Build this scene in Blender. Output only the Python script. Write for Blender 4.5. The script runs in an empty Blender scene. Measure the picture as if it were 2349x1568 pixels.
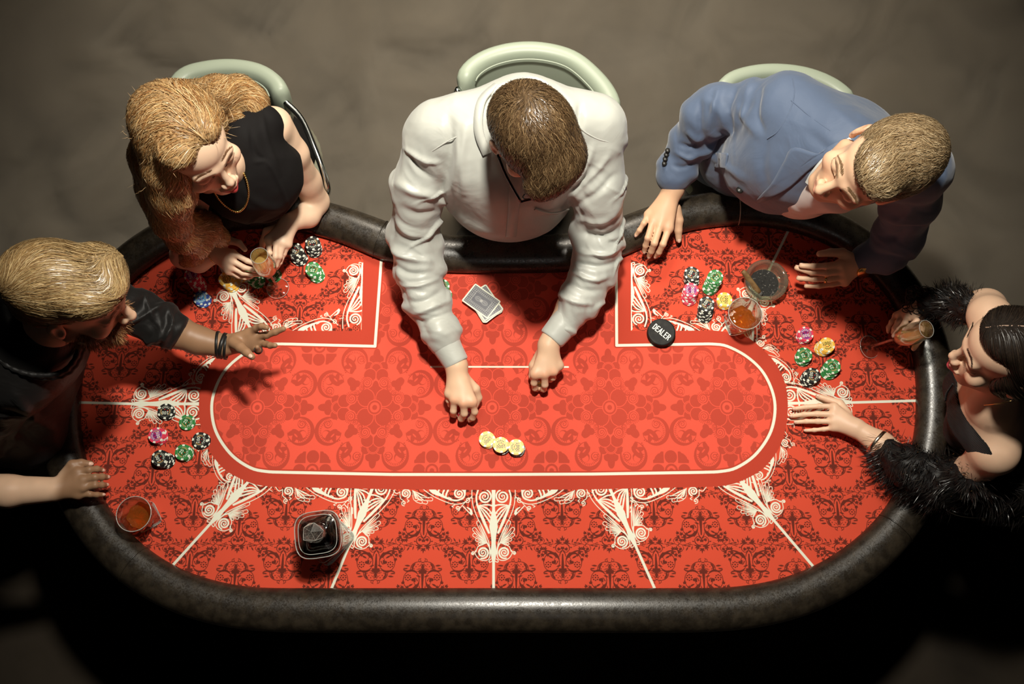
import bpy, bmesh, math, random
import numpy as np
from mathutils import Vector, Matrix
random.seed(7); RNG = np.random.default_rng(7)
PI = math.pi
SC = bpy.context.scene
COL = SC.collection
# ------------------------------------------------------------------ camera
FPX = 2100.0; PCX = 1174.5; PCY = 784.0
TILT = math.atan(FPX / 7200.0)
ZF = 0.76                       # felt height
HC = FPX / 840.0 * math.cos(TILT)
CAMZ = ZF + HC
CT, ST = math.cos(TILT), math.sin(TILT)
cam = bpy.data.cameras.new('camera'); camo = bpy.data.objects.new('camera', cam); COL.objects.link(camo)
cam.sensor_width = 36.0; cam.lens = FPX / 2349.0 * 36.0
camo.location = (0, 0, CAMZ); camo.rotation_euler = (TILT, 0, 0)
cam.clip_start = 0.05
SC.camera = camo
# ------------------------------------------------------------------ view, world, lights
SC.view_settings.view_transform = 'Standard'; SC.view_settings.look = 'None'
SC.view_settings.gamma = 1.0; SC.view_settings.use_curve_mapping = False
SC.view_settings.exposure = 0.0
w = bpy.data.worlds.new('world'); SC.world = w; w.use_nodes = True
w.node_tree.nodes['Background'].inputs[0].default_value = (0.55, 0.62, 0.60, 1)
w.node_tree.nodes['Background'].inputs[1].default_value = 0.012
def U(px, py, h):
    """world point on the sight line through a photo pixel, h metres above the felt"""
    dx = (px - PCX) / FPX; dy = (PCY - py) / FPX
    v = np.array([dx, dy * CT + ST, dy * ST - CT])
    return np.array([0, 0, CAMZ]) + v * ((HC - h) / -v[2])
def ppm(px, py, h):
    p = U(px, py, h); d = p - np.array([0, 0, CAMZ])
    return FPX / (d[1] * ST - d[2] * CT)
def proj(P):
    d = np.asarray(P) - np.array([0, 0, CAMZ])
    dep = d[..., 1] * ST - d[..., 2] * CT
    up = d[..., 1] * CT + d[..., 2] * ST
    return np.stack([PCX + FPX * d[..., 0] / dep, PCY - FPX * up / dep], -1)
def spot(name, loc, aim, energy, size, cone, blend, col=(1, 1, 1)):
    l = bpy.data.lights.new(name, 'SPOT'); l.energy = energy; l.shadow_soft_size = size
    l.spot_size = math.radians(cone); l.spot_blend = blend; l.color = col
    o = bpy.data.objects.new(name, l); COL.objects.link(o); o.location = loc
    o.rotation_euler = (Vector(aim) - Vector(loc)).to_track_quat('-Z', 'Y').to_euler()
    return o
spot('ceiling_spot_lamp', (0.06, 1.12, 3.25), (0.04, 0.80, 0.76), 345, 0.09, 88, 1.0, (1.0, 0.94, 0.82))
spot('rear_ceiling_lamp', (-0.05, 2.75, 2.95), (0.0, 2.15, 0.4), 350, 0.40, 90, 1.0, (1.0, 0.90, 0.74))
spot('soft_front_fill', (0.15, -0.9, 3.4), (0.1, 0.75, 0.9), 9, 0.45, 50, 1.0, (1.0, 0.93, 0.86))  # added fill from the camera side, not a lamp of the room
# ------------------------------------------------------------------ helpers: objects, tags
def link(name, mesh, mat=None, parent=None):
    o = bpy.data.objects.new(name, mesh); COL.objects.link(o)
    if mat is not None and len(mesh.materials) == 0:
        for m in (mat if isinstance(mat, (list, tuple)) else [mat]): mesh.materials.append(m)
    if parent is not None: o.parent = parent
    return o
def thing(name, label, cat, loc=(0, 0, 0), group=None):
    o = bpy.data.objects.new(name, None); COL.objects.link(o); o.location = tuple(float(v) for v in loc)
    o.empty_display_size = 0.05
    return tag(o, label, cat, group)
def tag(o, label, cat, group=None):
    o['label'] = label; o['category'] = cat
    if group: o['group'] = group
    return o
def attach(child, root):
    """parent a mesh built in world coordinates, keep it where it is"""
    bpy_loc = root.location.copy()
    child.parent = root; child.matrix_parent_inverse = Matrix.Translation(-bpy_loc)
    return child
def np_mesh(name, V, F, smooth=True, cols=None, uv=None, mi=None):
    """F: list of arrays (n,3) or (n,4)"""
    if isinstance(F, np.ndarray): F = [F]
    F = [np.asarray(f, dtype=np.int32) for f in F if len(f)]
    V = np.asarray(V, dtype=np.float32)
    m = bpy.data.meshes.new(name)
    nl = sum(f.size for f in F); nf = sum(len(f) for f in F)
    m.vertices.add(len(V)); m.vertices.foreach_set('co', V.ravel())
    m.loops.add(nl); m.loops.foreach_set('vertex_index', np.concatenate([f.ravel() for f in F]))
    st = []; off = 0
    for f in F:
        st.append(off + np.arange(len(f)) * f.shape[1]); off += f.size
    m.polygons.add(nf); m.polygons.foreach_set('loop_start', np.concatenate(st).astype(np.int32))
    m.polygons.foreach_set('use_smooth', np.full(nf, smooth))
    if mi is not None: m.polygons.foreach_set('material_index', np.asarray(mi, dtype=np.int32))
    m.update(calc_edges=True)
    if cols is not None:
        a = m.color_attributes.new('Col', 'FLOAT_COLOR', 'POINT')
        c = np.ones((len(V), 4), np.float32); c[:, :3] = cols; a.data.foreach_set('color', c.ravel())
    if uv is not None:
        l = m.uv_layers.new(name='UVMap'); li = np.concatenate([f.ravel() for f in F])
        l.data.foreach_set('uv', np.asarray(uv, np.float32)[li].ravel())
    m.validate()
    return m
def nrm(v):
    v = np.asarray(v, float); return v / (np.linalg.norm(v, axis=-1, keepdims=True) + 1e-12)
def smooth_path(P, n, closed=False):
    """Catmull-Rom resample"""
    P = np.asarray(P, float); m = len(P)
    if closed: Q = np.vstack([P[-1], P, P[0], P[1]]); segs = m
    else: Q = np.vstack([2 * P[0] - P[1], P, 2 * P[-1] - P[-2]]); segs = m - 1
    t = np.linspace(0, segs, n * 4 + 1)[: -1 if closed else None]
    i = np.minimum(t.astype(int), segs - 1); f = (t - i)[:, None]
    a, b, c, d = Q[i], Q[i + 1], Q[i + 2], Q[i + 3]
    R = .5 * ((2 * b) + (-a + c) * f + (2 * a - 5 * b + 4 * c - d) * f * f + (-a + 3 * b - 3 * c + d) * f ** 3)
    L = np.r_[0, np.cumsum(np.linalg.norm(np.diff(R, axis=0), axis=1))]
    if closed:
        tot = L[-1] + np.linalg.norm(R[0] - R[-1]); s = np.arange(n) * tot / n
        R2 = np.vstack([R, R[0]]); L2 = np.r_[L, tot]
    else: s = np.linspace(0, L[-1], n); R2, L2 = R, L
    return np.stack([np.interp(s, L2, R2[:, k]) for k in range(R.shape[1])], 1)
def tube_arrays(P, r, seg=10, closed=False, flat=1.0):
    P = np.asarray(P, float); n = len(P); r = np.broadcast_to(np.asarray(r, float), (n,))
    if closed: T = nrm(np.roll(P, -1, 0) - np.roll(P, 1, 0))
    else: T = nrm(np.gradient(P, axis=0))
    up = np.array([0, 0, 1.0]) if abs(T[0][2]) < .9 else np.array([1.0, 0, 0])
    N = np.zeros_like(P); v = up
    for i in range(n):
        v = v - T[i] * v.dot(T[i]); v = v / (np.linalg.norm(v) + 1e-12); N[i] = v
    B = np.cross(T, N); a = np.arange(seg) * 2 * PI / seg
    V = P[:, None] + r[:, None, None] * (np.cos(a)[None, :, None] * B[:, None] + flat * np.sin(a)[None, :, None] * N[:, None])
    V = V.reshape(-1, 3)
    i = np.arange(n if closed else n - 1)[:, None]; j = np.arange(seg)[None]
    i2 = (i + 1) % n; j2 = (j + 1) % seg
    F = np.stack([i * seg + j, i * seg + j2, i2 * seg + j2, i2 * seg + j], -1).reshape(-1, 4)
    Fs = [F]
    if not closed:
        V = np.vstack([V, P[0], P[-1]]); a0 = n * seg; jj = np.arange(seg)
        Fs.append(np.stack([np.full(seg, a0), (jj + 1) % seg, jj], 1))
        Fs.append(np.stack([np.full(seg, a0 + 1), (n - 1) * seg + jj, (n - 1) * seg + (jj + 1) % seg], 1))
    return V, Fs
def merge(parts):
    Vs = []; F3 = []; F4 = []; off = 0
    for V, Fs in parts:
        for f in (Fs if isinstance(Fs, list) else [Fs]):
            (F3 if f.shape[1] == 3 else F4).append(f + off)
        Vs.append(V); off += len(V)
    out = []
    if F3: out.append(np.vstack(F3))
    if F4: out.append(np.vstack(F4))
    return np.vstack(Vs), out
def tube(name, P, r, mat, seg=10, closed=False, parent=None, flat=1.0):
    V, F = tube_arrays(P, r, seg, closed, flat)
    return link(name, np_mesh(name, V, F), mat, parent)
def lathe_arrays(prof, seg=40, shape=None):
    """prof: (r,z) list. shape(a,z,r)->radius multiplier and twist"""
    prof = np.asarray(prof, float); a = np.arange(seg) * 2 * PI / seg
    n = len(prof); V = np.zeros((n, seg, 3))
    for i, (r, z) in enumerate(prof):
        if shape: rr, aa = shape(a, z, r)
        else: rr, aa = np.full(seg, r), a
        V[i] = np.stack([rr * np.cos(aa), rr * np.sin(aa), np.full(seg, z)], 1)
    i = np.arange(n - 1)[:, None]; j = np.arange(seg)[None]; j2 = (j + 1) % seg
    F = np.stack([i * seg + j, i * seg + j2, (i + 1) * seg + j2, (i + 1) * seg + j], -1).reshape(-1, 4)
    V = V.reshape(-1, 3)
    return V, [F]
def ellb(c, r, seg=16, rings=9, R=None):
    a = np.linspace(-PI / 2, PI / 2, rings)
    V, F = lathe_arrays([(max(1e-4, math.cos(t)), math.sin(t)) for t in a], seg)
    V = V * np.asarray(r)
    if R is not None: V = V @ np.asarray(R).T
    return V + np.asarray(c), F
def boxa(c, h, R=None):
    V = np.array([[x, y, z] for x in (-1, 1) for y in (-1, 1) for z in (-1, 1)], float) * np.asarray(h)
    if R is not None: V = V @ np.asarray(R).T
    F = np.array([[0, 1, 3, 2], [4, 6, 7, 5], [0, 4, 5, 1], [2, 3, 7, 6], [0, 2, 6, 4], [1, 5, 7, 3]])
    return V + np.asarray(c), [F]
def roundbox(name, size, r, mat, parent=None, seg=2):
    bm = bmesh.new(); bmesh.ops.create_cube(bm, size=1)
    for v in bm.verts: v.co = Vector((v.co.x * size[0], v.co.y * size[1], v.co.z * size[2]))
    bmesh.ops.bevel(bm, geom=bm.edges[:], offset=r, segments=seg, affect='EDGES')
    m = bpy.data.meshes.new(name); bm.to_mesh(m); bm.free()
    m.polygons.foreach_set('use_smooth', [True] * len(m.polygons))
    return link(name, m, mat, parent)
# ------------------------------------------------------------------ noise
def _h(i, j, k, s):
    n = (i * 374761393 + j * 668265263 + k * 2147483647 + s * 974634777) & 0xffffffff
    n = ((n ^ (n >> 13)) * 1274126177) & 0xffffffff
    return ((n ^ (n >> 16)) & 0xffff) / 65535.0
def vnoise(P, s=0):
    P = np.asarray(P, float); I = np.floor(P).astype(np.int64); f = P - I; f = f * f * (3 - 2 * f)
    r = 0
    for a in (0, 1):
        for b in (0, 1):
            for c in (0, 1):
                wgt = (f[..., 0] if a else 1 - f[..., 0]) * (f[..., 1] if b else 1 - f[..., 1]) * (f[..., 2] if c else 1 - f[..., 2])
                r = r + wgt * _h(I[..., 0] + a, I[..., 1] + b, I[..., 2] + c, s)
    return r
def sstep(a, b, x):
    t = np.clip((x - a) / (b - a), 0, 1); return t * t * (3 - 2 * t)
# ------------------------------------------------------------------ signed distance shapes and mesher
def rot_axes(*ax): return np.array(ax, float)      # rows = local axes
class Sdf:
    def __init__(s): s.o = []
    def _a(s, op, kind, prm, c, r, k): s.o.append((op, kind, prm, np.asarray(c, float), float(r), float(k))); return s
    def cone(s, a, b, ra, rb, k=.01, op=1):
        a = np.asarray(a, float); b = np.asarray(b, float)
        return s._a(op, 0, (a, b, ra, rb), (a + b) / 2, np.linalg.norm(b - a) / 2 + max(ra, rb), k)
    def ell(s, c, r, R=None, k=.01, op=1):
        return s._a(op, 1, (np.asarray(c, float), np.asarray(r, float), None if R is None else np.asarray(R, float)), c, max(r), k)
    def box(s, c, h, R=None, rnd=.005, k=.01, op=1):
        return s._a(op, 2, (np.asarray(c, float), np.asarray(h, float), None if R is None else np.asarray(R, float), rnd), c, np.linalg.norm(h) + rnd, k)
    def chain(s, pts, k=.01, op=1):
        """pts: list of (point, radius)"""
        for (a, ra), (b, rb) in zip(pts[:-1], pts[1:]): s.cone(a, b, ra, rb, k, op)
        return s
    def plane(s, n, d, k=.005):
        return s._a(-1, 3, (nrm(n), d), (0, 0, 0), 1e3, k)    # removes where n.p > d
    def d(s, P, idx=None):
        D = np.full(P.shape[:-1], 9.0)
        for q in (range(len(s.o)) if idx is None else idx):
            op, kind, prm, c, r, k = s.o[q]
            if kind == 0:
                a, b, ra, rb = prm; ab = b - a; pa = P - a
                t = np.clip(pa @ ab / (ab @ ab + 1e-12), 0, 1)
                e = pa - t[..., None] * ab; x = np.sqrt((e * e).sum(-1)) - (ra + (rb - ra) * t)
            elif kind == 1:
                c0, rr, R = prm; q_ = P - c0
                if R is not None: q_ = q_ @ R.T
                k0 = np.sqrt(((q_ / rr) ** 2).sum(-1)); k1 = np.sqrt(((q_ / rr ** 2) ** 2).sum(-1)) + 1e-9
                x = k0 * (k0 - 1) / k1
                x = np.where(k0 < .05, -rr.min() * .9, x)
            elif kind == 2:
                c0, hh, R, rnd = prm; q_ = P - c0
                if R is not None: q_ = q_ @ R.T
                q_ = np.abs(q_) - hh; x = np.sqrt((np.maximum(q_, 0) ** 2).sum(-1)) + np.minimum(q_.max(-1), 0) - rnd
            else:
                n, dd = prm; x = dd - P @ n
                x = -(-x) 
            if op == 1:
                h = np.clip(.5 + .5 * (D - x) / k, 0, 1); D = D * (1 - h) + x * h - k * h * (1 - h)
            else:
                x = -x if kind != 3 else (P @ prm[0] - prm[1])
                h = np.clip(.5 + .5 * (x - D) / k, 0, 1); D = D * (1 - h) + x * h + k * h * (1 - h)
        return D
    def bbox(s):
        lo = np.min([o[3] - o[4] for o in s.o if o[0] == 1 and o[1] != 3], 0); hi = np.max([o[3] + o[4] for o in s.o if o[0] == 1 and o[1] != 3], 0)
        return lo - .012, hi + .012
    def grad(s, P, e=.0015):
        G = np.zeros_like(P)
        for v in ((1, -1, -1), (-1, -1, 1), (-1, 1, -1), (1, 1, 1)):
            v = np.array(v, float); G += v * s.d(P + v * e)[..., None]
        return nrm(G)
    def snap(s, P, off=0.0, it=3):
        for _ in range(it): P = P - s.grad(P) * (s.d(P) - off)[..., None]
        return P
    def hit(s, px, py, off=0.0, default_h=.3):
        """first point of the surface on the sight line through a photo pixel"""
        o = np.array([0, 0, CAMZ]); v = nrm(U(px, py, 0) - o); t = .6
        best = (9, None)
        for _ in range(220):
            p = o + v * t; d = float(s.d(p[None])[0])
            if d < best[0]: best = (d, p)
            if d < .0006: break
            t += max(d * .8, .0006)
            if p[2] < 0: break
        if best[0] > .0015: p = s.snap(best[1][None])[0]
        return p + (s.grad(p[None])[0] * off if off else 0)
    def mesh(s, h, n=14):
        lo, hi = s.bbox(); w_ = h * n; cn = np.ceil((hi - lo) / w_).astype(int)
        I = np.stack(np.meshgrid(*[np.arange(c) for c in cn], indexing='ij'), -1).reshape(-1, 3)
        C = lo + (I + .5) * w_; rad = w_ * .87
        D = np.concatenate([s.d(c) for c in np.array_split(C, max(1, len(C) // 20000))])
        I = I[np.abs(D) < rad * 1.7 + .01]
        cc = np.array([o[3] for o in s.o]); cr = np.array([o[4] + max(o[5], .004) for o in s.o])
        glob = np.array([o[1] == 3 for o in s.o])
        S3 = (cn * n + 4).astype(np.int64); g = np.arange(n + 1)
        G = np.stack(np.meshgrid(g, g, g, indexing='ij'), -1)
        keys = []; verts = []; quads = []
        K = lambda q: (q[..., 0] * S3[1] + q[..., 1]) * S3[2] + q[..., 2]
        for b in I:
            c = lo + (b + .5) * w_
            idx = np.nonzero((np.linalg.norm(cc - c, axis=1) < cr + rad + h) | glob)[0]
            if len(idx) == 0: continue
            gi = G + b * n; P = lo + gi * h
            v = s.d(P, idx)
            if v.min() > 0 or v.max() < 0: continue
            neg = v < 0
            cell = neg[:-1, :-1, :-1].astype(np.int8)
            for dx, dy, dz in ((1,0,0),(0,1,0),(0,0,1),(1,1,0),(1,0,1),(0,1,1),(1,1,1)):
                cell = cell + neg[dx:dx + n, dy:dy + n, dz:dz + n]
            ci = np.argwhere((cell > 0) & (cell < 8))
            if len(ci) == 0: continue
            acc = np.zeros((len(ci), 3)); cnt = np.zeros(len(ci))
            for ax in range(3):
                o1, o2 = [a for a in range(3) if a != ax]
                for a in (0, 1):
                    for b2 in (0, 1):
                        A = ci.copy(); A[:, o1] += a; A[:, o2] += b2; B = A.copy(); B[:, ax] += 1
                        va = v[A[:, 0], A[:, 1], A[:, 2]]; vb = v[B[:, 0], B[:, 1], B[:, 2]]
                        m = (va < 0) != (vb < 0); t = np.where(m, va / np.where(m, va - vb, 1), 0)
                        p = A.astype(float); p[:, ax] += t
                        acc += p * m[:, None]; cnt += m
            keys.append(K(ci + b * n)); verts.append(lo + (acc / cnt[:, None] + b * n) * h)
            for ax in range(3):
                o1, o2 = (ax + 1) % 3, (ax + 2) % 3
                sl0 = [slice(0, n)] * 3; sl1 = [slice(0, n)] * 3; sl1[ax] = slice(1, n + 1)
                ea = neg[tuple(sl0)]; eb = neg[tuple(sl1)]
                for flip, mm in ((False, ea & ~eb), (True, ~ea & eb)):
                    e = np.argwhere(mm) + b * n
                    if len(e) == 0: continue
                    q = []
                    for da, db in ((-1, -1), (0, -1), (0, 0), (-1, 0)):
                        x = e.copy(); x[:, o1] += da; x[:, o2] += db; q.append(K(x))
                    q = np.stack(q, 1)
                    quads.append(q[:, ::-1] if flip else q)
        keys = np.concatenate(keys); V = np.vstack(verts); Q = np.vstack(quads)
        od = np.argsort(keys); ks = keys[od]
        ix = np.searchsorted(ks, Q); ix = np.minimum(ix, len(ks) - 1)
        ok = (ks[ix] == Q).all(1)
        return V, od[ix[ok]].astype(np.int32)
def vnormals(V, Q):
    n = np.cross(V[Q[:, 2]] - V[Q[:, 0]], V[Q[:, 3]] - V[Q[:, 1]]); N = np.zeros_like(V)
    for k in range(4):
        for a in range(3): N[:, a] += np.bincount(Q[:, k], n[:, a], len(V))
    return nrm(N)
# ------------------------------------------------------------------ painting flat print into arrays
class Canvas:
    def __init__(s, w_, h_, wrap=False): s.a = np.zeros((h_, w_), np.float32); s.w = w_; s.h = h_; s.wrap = wrap
    def cap(s, x0, y0, x1, y1, r0, r1, val=1.0):
        R = max(r0, r1) + 1.5
        xa = int(math.floor(min(x0, x1) - R)); xb = int(math.ceil(max(x0, x1) + R)) + 1
        ya = int(math.floor(min(y0, y1) - R)); yb = int(math.ceil(max(y0, y1) + R)) + 1
        if not s.wrap:
            xa = max(xa, 0); ya = max(ya, 0); xb = min(xb, s.w); yb = min(yb, s.h)
            if xa >= xb or ya >= yb: return
        X = np.arange(xa, xb)[None] - x0; Y = np.arange(ya, yb)[:, None] - y0
        dx, dy = x1 - x0, y1 - y0; L = dx * dx + dy * dy + 1e-9
        t = np.clip((X * dx + Y * dy) / L, 0, 1)
        d = np.hypot(X - t * dx, Y - t * dy) - (r0 + (r1 - r0) * t)
        al = np.clip(.5 - d, 0, 1)
        if s.wrap:
            ix = np.ix_(np.arange(ya, yb) % s.h, np.arange(xa, xb) % s.w)
            s.a[ix] = s.a[ix] * (1 - al) + val * al
        else:
            v = s.a[ya:yb, xa:xb]; v *= (1 - al); v += val * al
    def line(s, P, r, val=1.0):
        P = np.asarray(P, float); r = np.broadcast_to(np.asarray(r, float), (len(P),))
        for i in range(len(P) - 1): s.cap(P[i, 0], P[i, 1], P[i + 1, 0], P[i + 1, 1], r[i], r[i + 1], val)
    def dot(s, x, y, r, val=1.0): s.cap(x, y, x + .01, y, r, r, val)
    def poly(s, P, val=1.0):
        P = np.asarray(P, float); xa, ya = np.maximum(np.floor(P.min(0)).astype(int) - 1, 0); xb, yb = np.ceil(P.max(0)).astype(int) + 2
        xb = min(xb, s.w); yb = min(yb, s.h)
        if xa >= xb or ya >= yb: return
        acc = np.zeros((yb - ya, xb - xa), np.float32)
        for sx in (.25, .75):
            for sy in (.25, .75):
                X = np.arange(xa, xb)[None] + sx - .5; Y = np.arange(ya, yb)[:, None] + sy - .5
                ins = np.zeros((yb - ya, xb - xa), bool)
                for (x1, y1), (x2, y2) in zip(P, np.roll(P, -1, 0)):
                    if y1 == y2: continue
                    c = ((y1 > Y) != (y2 > Y)) & (X < (x2 - x1) * (Y - y1) / (y2 - y1) + x1); ins ^= c
                acc += ins * .25
        v = s.a[ya:yb, xa:xb]; v *= (1 - acc); v += val * acc
def spiral_pts(cx, cy, r, turns, a0, sgn=1, r1=0.0, n=None):
    n = n or int(14 * turns); t = np.linspace(0, 1, n)
    a = a0 + sgn * t * turns * 2 * PI; rr = r + (r1 - r) * t
    return np.stack([cx + rr * np.cos(a), cy + rr * np.sin(a)], 1)
def make_image(name, rgb):
    """rgb: (h,w,3) display values 0..1, row 0 = bottom"""
    h_, w_ = rgb.shape[:2]; im = bpy.data.images.new(name, w_, h_, alpha=False)
    px = np.ones((h_, w_, 4), np.float32); px[..., :3] = rgb
    im.pixels.foreach_set(px.ravel()); im.update(); im.pack()
    return im
GLYPH = {
 '0': [[(.3,0),(.12,.12),(.08,.5),(.12,.88),(.3,1),(.48,.88),(.52,.5),(.48,.12),(.3,0)]],
 '1': [[(.1,.8),(.32,1),(.32,0)],[(.12,0),(.52,0)]],
 '2': [[(.08,.8),(.2,.98),(.42,.98),(.52,.78),(.45,.55),(.08,0),(.54,0)]],
 '5': [[(.5,1),(.14,1),(.1,.56),(.32,.62),(.5,.48),(.52,.25),(.4,.04),(.2,0),(.07,.12)]],
 'D': [[(.1,0),(.1,1),(.34,1),(.52,.82),(.56,.5),(.52,.18),(.34,0),(.1,0)]],
 'E': [[(.52,1),(.1,1),(.1,0),(.52,0)],[(.1,.52),(.46,.52)]],
 'A': [[(.02,0),(.31,1),(.6,0)],[(.12,.34),(.5,.34)]],
 'L': [[(.1,1),(.1,0),(.5,0)]],
 'R': [[(.1,0),(.1,1),(.38,1),(.52,.86),(.52,.66),(.38,.52),(.1,.52)],[(.34,.52),(.56,0)]],
 'P': [[(.1,0),(.1,1),(.38,1),(.53,.86),(.53,.64),(.38,.5),(.1,.5)]],
 'O': [[(.31,0),(.12,.14),(.05,.5),(.12,.86),(.31,1),(.5,.86),(.57,.5),(.5,.14),(.31,0)]],
 'K': [[(.1,0),(.1,1)],[(.52,1),(.12,.45)],[(.24,.6),(.56,0)]],
}
def text_strokes(t, adv=.72):
    out = []
    for i, ch in enumerate(t):
        for st in GLYPH.get(ch, []): out.append(np.array(st) + [i * adv, 0])
    return out, len(t) * adv - (adv - .6)
# ------------------------------------------------------------------ materials
def mat(name, col, rough=.5, metal=0.0, spec=.5, bump=None, noise=None, coat=0.0, sheen=0.0, attr=False, trans=0.0, ior=1.45, sss=0.0, aniso=0.0, crease=None):
    """bump=(scale,strength[,distance]); noise=(scale,other colour,lo,hi)"""
    m = bpy.data.materials.new(name); m.use_nodes = True; nt = m.node_tree; N = nt.nodes; L = nt.links
    b = N['Principled BSDF']; b.inputs['Base Color'].default_value = (*col, 1)
    b.inputs['Roughness'].default_value = rough; b.inputs['Metallic'].default_value = metal
    b.inputs['Specular IOR Level'].default_value = spec; b.inputs['Coat Weight'].default_value = coat
    b.inputs['Sheen Weight'].default_value = sheen; b.inputs['Transmission Weight'].default_value = trans
    b.inputs['IOR'].default_value = ior; b.inputs['Anisotropic'].default_value = aniso
    if sss: b.inputs['Subsurface Weight'].default_value = sss; b.inputs['Subsurface Radius'].default_value = (.012, .005, .003); b.inputs['Subsurface Scale'].default_value = 1.0
    src = None
    tc = N.new('ShaderNodeTexCoord')
    if attr:
        a = N.new('ShaderNodeAttribute'); a.attribute_name = 'Col'; src = a.outputs['Color']
    if noise:
        n = N.new('ShaderNodeTexNoise'); n.inputs['Scale'].default_value = noise[0]; n.inputs['Detail'].default_value = 5
        L.new(tc.outputs['Object'], n.inputs['Vector'])
        r = N.new('ShaderNodeMapRange'); r.inputs[1].default_value = noise[2]; r.inputs[2].default_value = noise[3]; L.new(n.outputs['Fac'], r.inputs[0])
        mx = N.new('ShaderNodeMix'); mx.data_type = 'RGBA'; L.new(r.outputs[0], mx.inputs[0])
        if src is not None: L.new(src, mx.inputs[6])
        else: mx.inputs[6].default_value = (*col, 1)
        mx.inputs[7].default_value = (*noise[1], 1)
        if attr: mx.blend_type = 'MULTIPLY'
        src = mx.outputs[2]
    if src is not None: L.new(src, b.inputs['Base Color'])
    if bump:
        n = N.new('ShaderNodeTexNoise'); n.inputs['Scale'].default_value = bump[0]; n.inputs['Detail'].default_value = 4
        L.new(tc.outputs['Object'], n.inputs['Vector'])
        bp = N.new('ShaderNodeBump'); bp.inputs['Strength'].default_value = bump[1]; bp.inputs['Distance'].default_value = bump[2] if len(bump) > 2 else .001
        L.new(n.outputs['Fac'], bp.inputs['Height']); L.new(bp.outputs[0], b.inputs['Normal'])
        if crease:
            c = N.new('ShaderNodeTexNoise'); c.inputs['Scale'].default_value = crease[0]; c.inputs['Detail'].default_value = 3; c.inputs['Distortion'].default_value = 1.2; L.new(tc.outputs['Object'], c.inputs['Vector'])
            r = N.new('ShaderNodeMapRange'); r.inputs[1].default_value = .5; r.inputs[2].default_value = .42; r.interpolation_type = 'SMOOTHSTEP'; L.new(c.outputs['Fac'], r.inputs[0])
            b2 = N.new('ShaderNodeBump'); b2.inputs['Strength'].default_value = crease[1]; b2.inputs['Distance'].default_value = crease[2]; L.new(c.outputs['Fac'], b2.inputs['Height']); L.new(b2.outputs[0], bp.inputs['Normal'])
    return m
def image_mat(name, im, rough=.6, spec=.3, bump=None, sheen=0.0):
    m = mat(name, (1, 1, 1), rough, spec=spec, bump=bump, sheen=sheen); nt = m.node_tree
    t = nt.nodes.new('ShaderNodeTexImage'); t.image = im; t.interpolation = 'Cubic'
    uv = nt.nodes.new('ShaderNodeUVMap'); uv.uv_map = 'UVMap'
    nt.links.new(uv.outputs[0], t.inputs[0]); nt.links.new(t.outputs[0], nt.nodes['Principled BSDF'].inputs['Base Color'])
    return m
# ------------------------------------------------------------------ floor and smoke
M_floor = mat('dark_concrete', (.026, .021, .016), .8, spec=.1, noise=(1.6, (.055, .043, .031), .35, .7), bump=(9, .25, .01))
V, F = boxa((0, 1.0, -.05), (7, 7, .05))
fl = link('floor', np_mesh('floor', V, F, smooth=False), M_floor); fl['kind'] = 'structure'
M_wall = mat('dark_plaster', (.05, .045, .04), .9)
for nm, c_, h_ in (('wall_back', (0, 8.1, 1.9), (7, .1, 1.9)), ('wall_front', (0, -6.1, 1.9), (7, .1, 1.9)), ('wall_left', (-7.1, 1, 1.9), (.1, 7, 1.9)), ('wall_right', (7.1, 1, 1.9), (.1, 7, 1.9)), ('ceiling', (0, 1, 3.85), (7, 7, .05))):
    V, F = boxa(c_, h_); o = link(nm, np_mesh(nm, V, F, smooth=False), M_wall); o['kind'] = 'structure'
sm = bpy.data.materials.new('drifting_smoke'); sm.use_nodes = True; nt = sm.node_tree; nt.nodes.clear()
out = nt.nodes.new('ShaderNodeOutputMaterial'); vs = nt.nodes.new('ShaderNodeVolumeScatter'); vs.inputs['Color'].default_value = (1.0, .92, .80, 1); vs.inputs['Anisotropy'].default_value = 0.1
tc = nt.nodes.new('ShaderNodeTexCoord'); n1 = nt.nodes.new('ShaderNodeTexNoise'); n1.inputs['Scale'].default_value = 3.0; n1.inputs['Detail'].default_value = 7; n1.inputs['Roughness'].default_value = .62; n1.inputs['Distortion'].default_value = .9
mr = nt.nodes.new('ShaderNodeMapRange'); mr.inputs[1].default_value = .36; mr.inputs[2].default_value = .66; mr.inputs[3].default_value = .35; mr.inputs[4].default_value = 9.0
nt.links.new(tc.outputs['Object'], n1.inputs['Vector']); nt.links.new(n1.outputs['Fac'], mr.inputs[0]); nt.links.new(mr.outputs[0], vs.inputs['Density']); va = nt.nodes.new('ShaderNodeVolumeAbsorption'); va.inputs['Color'].default_value = (.80, .62, .34, 1); ml = nt.nodes.new('ShaderNodeMath'); ml.operation = 'MULTIPLY'; ml.inputs[1].default_value = .9; nt.links.new(mr.outputs[0], ml.inputs[0]); nt.links.new(ml.outputs[0], va.inputs['Density'])
ad_ = nt.nodes.new('ShaderNodeAddShader'); nt.links.new(vs.outputs[0], ad_.inputs[0]); nt.links.new(va.outputs[0], ad_.inputs[1]); nt.links.new(ad_.outputs[0], out.inputs['Volume'])
V, F = boxa((0, 0, 0), (3.6, 2.0, .27))
o = link('drifting_smoke', np_mesh('drifting_smoke', V, F, smooth=False), sm); o.location = (0, 2.35, .30); o['kind'] = 'stuff'; tag(o, 'low grey-brown smoke drifting over the dark floor behind the table', 'smoke')
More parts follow.
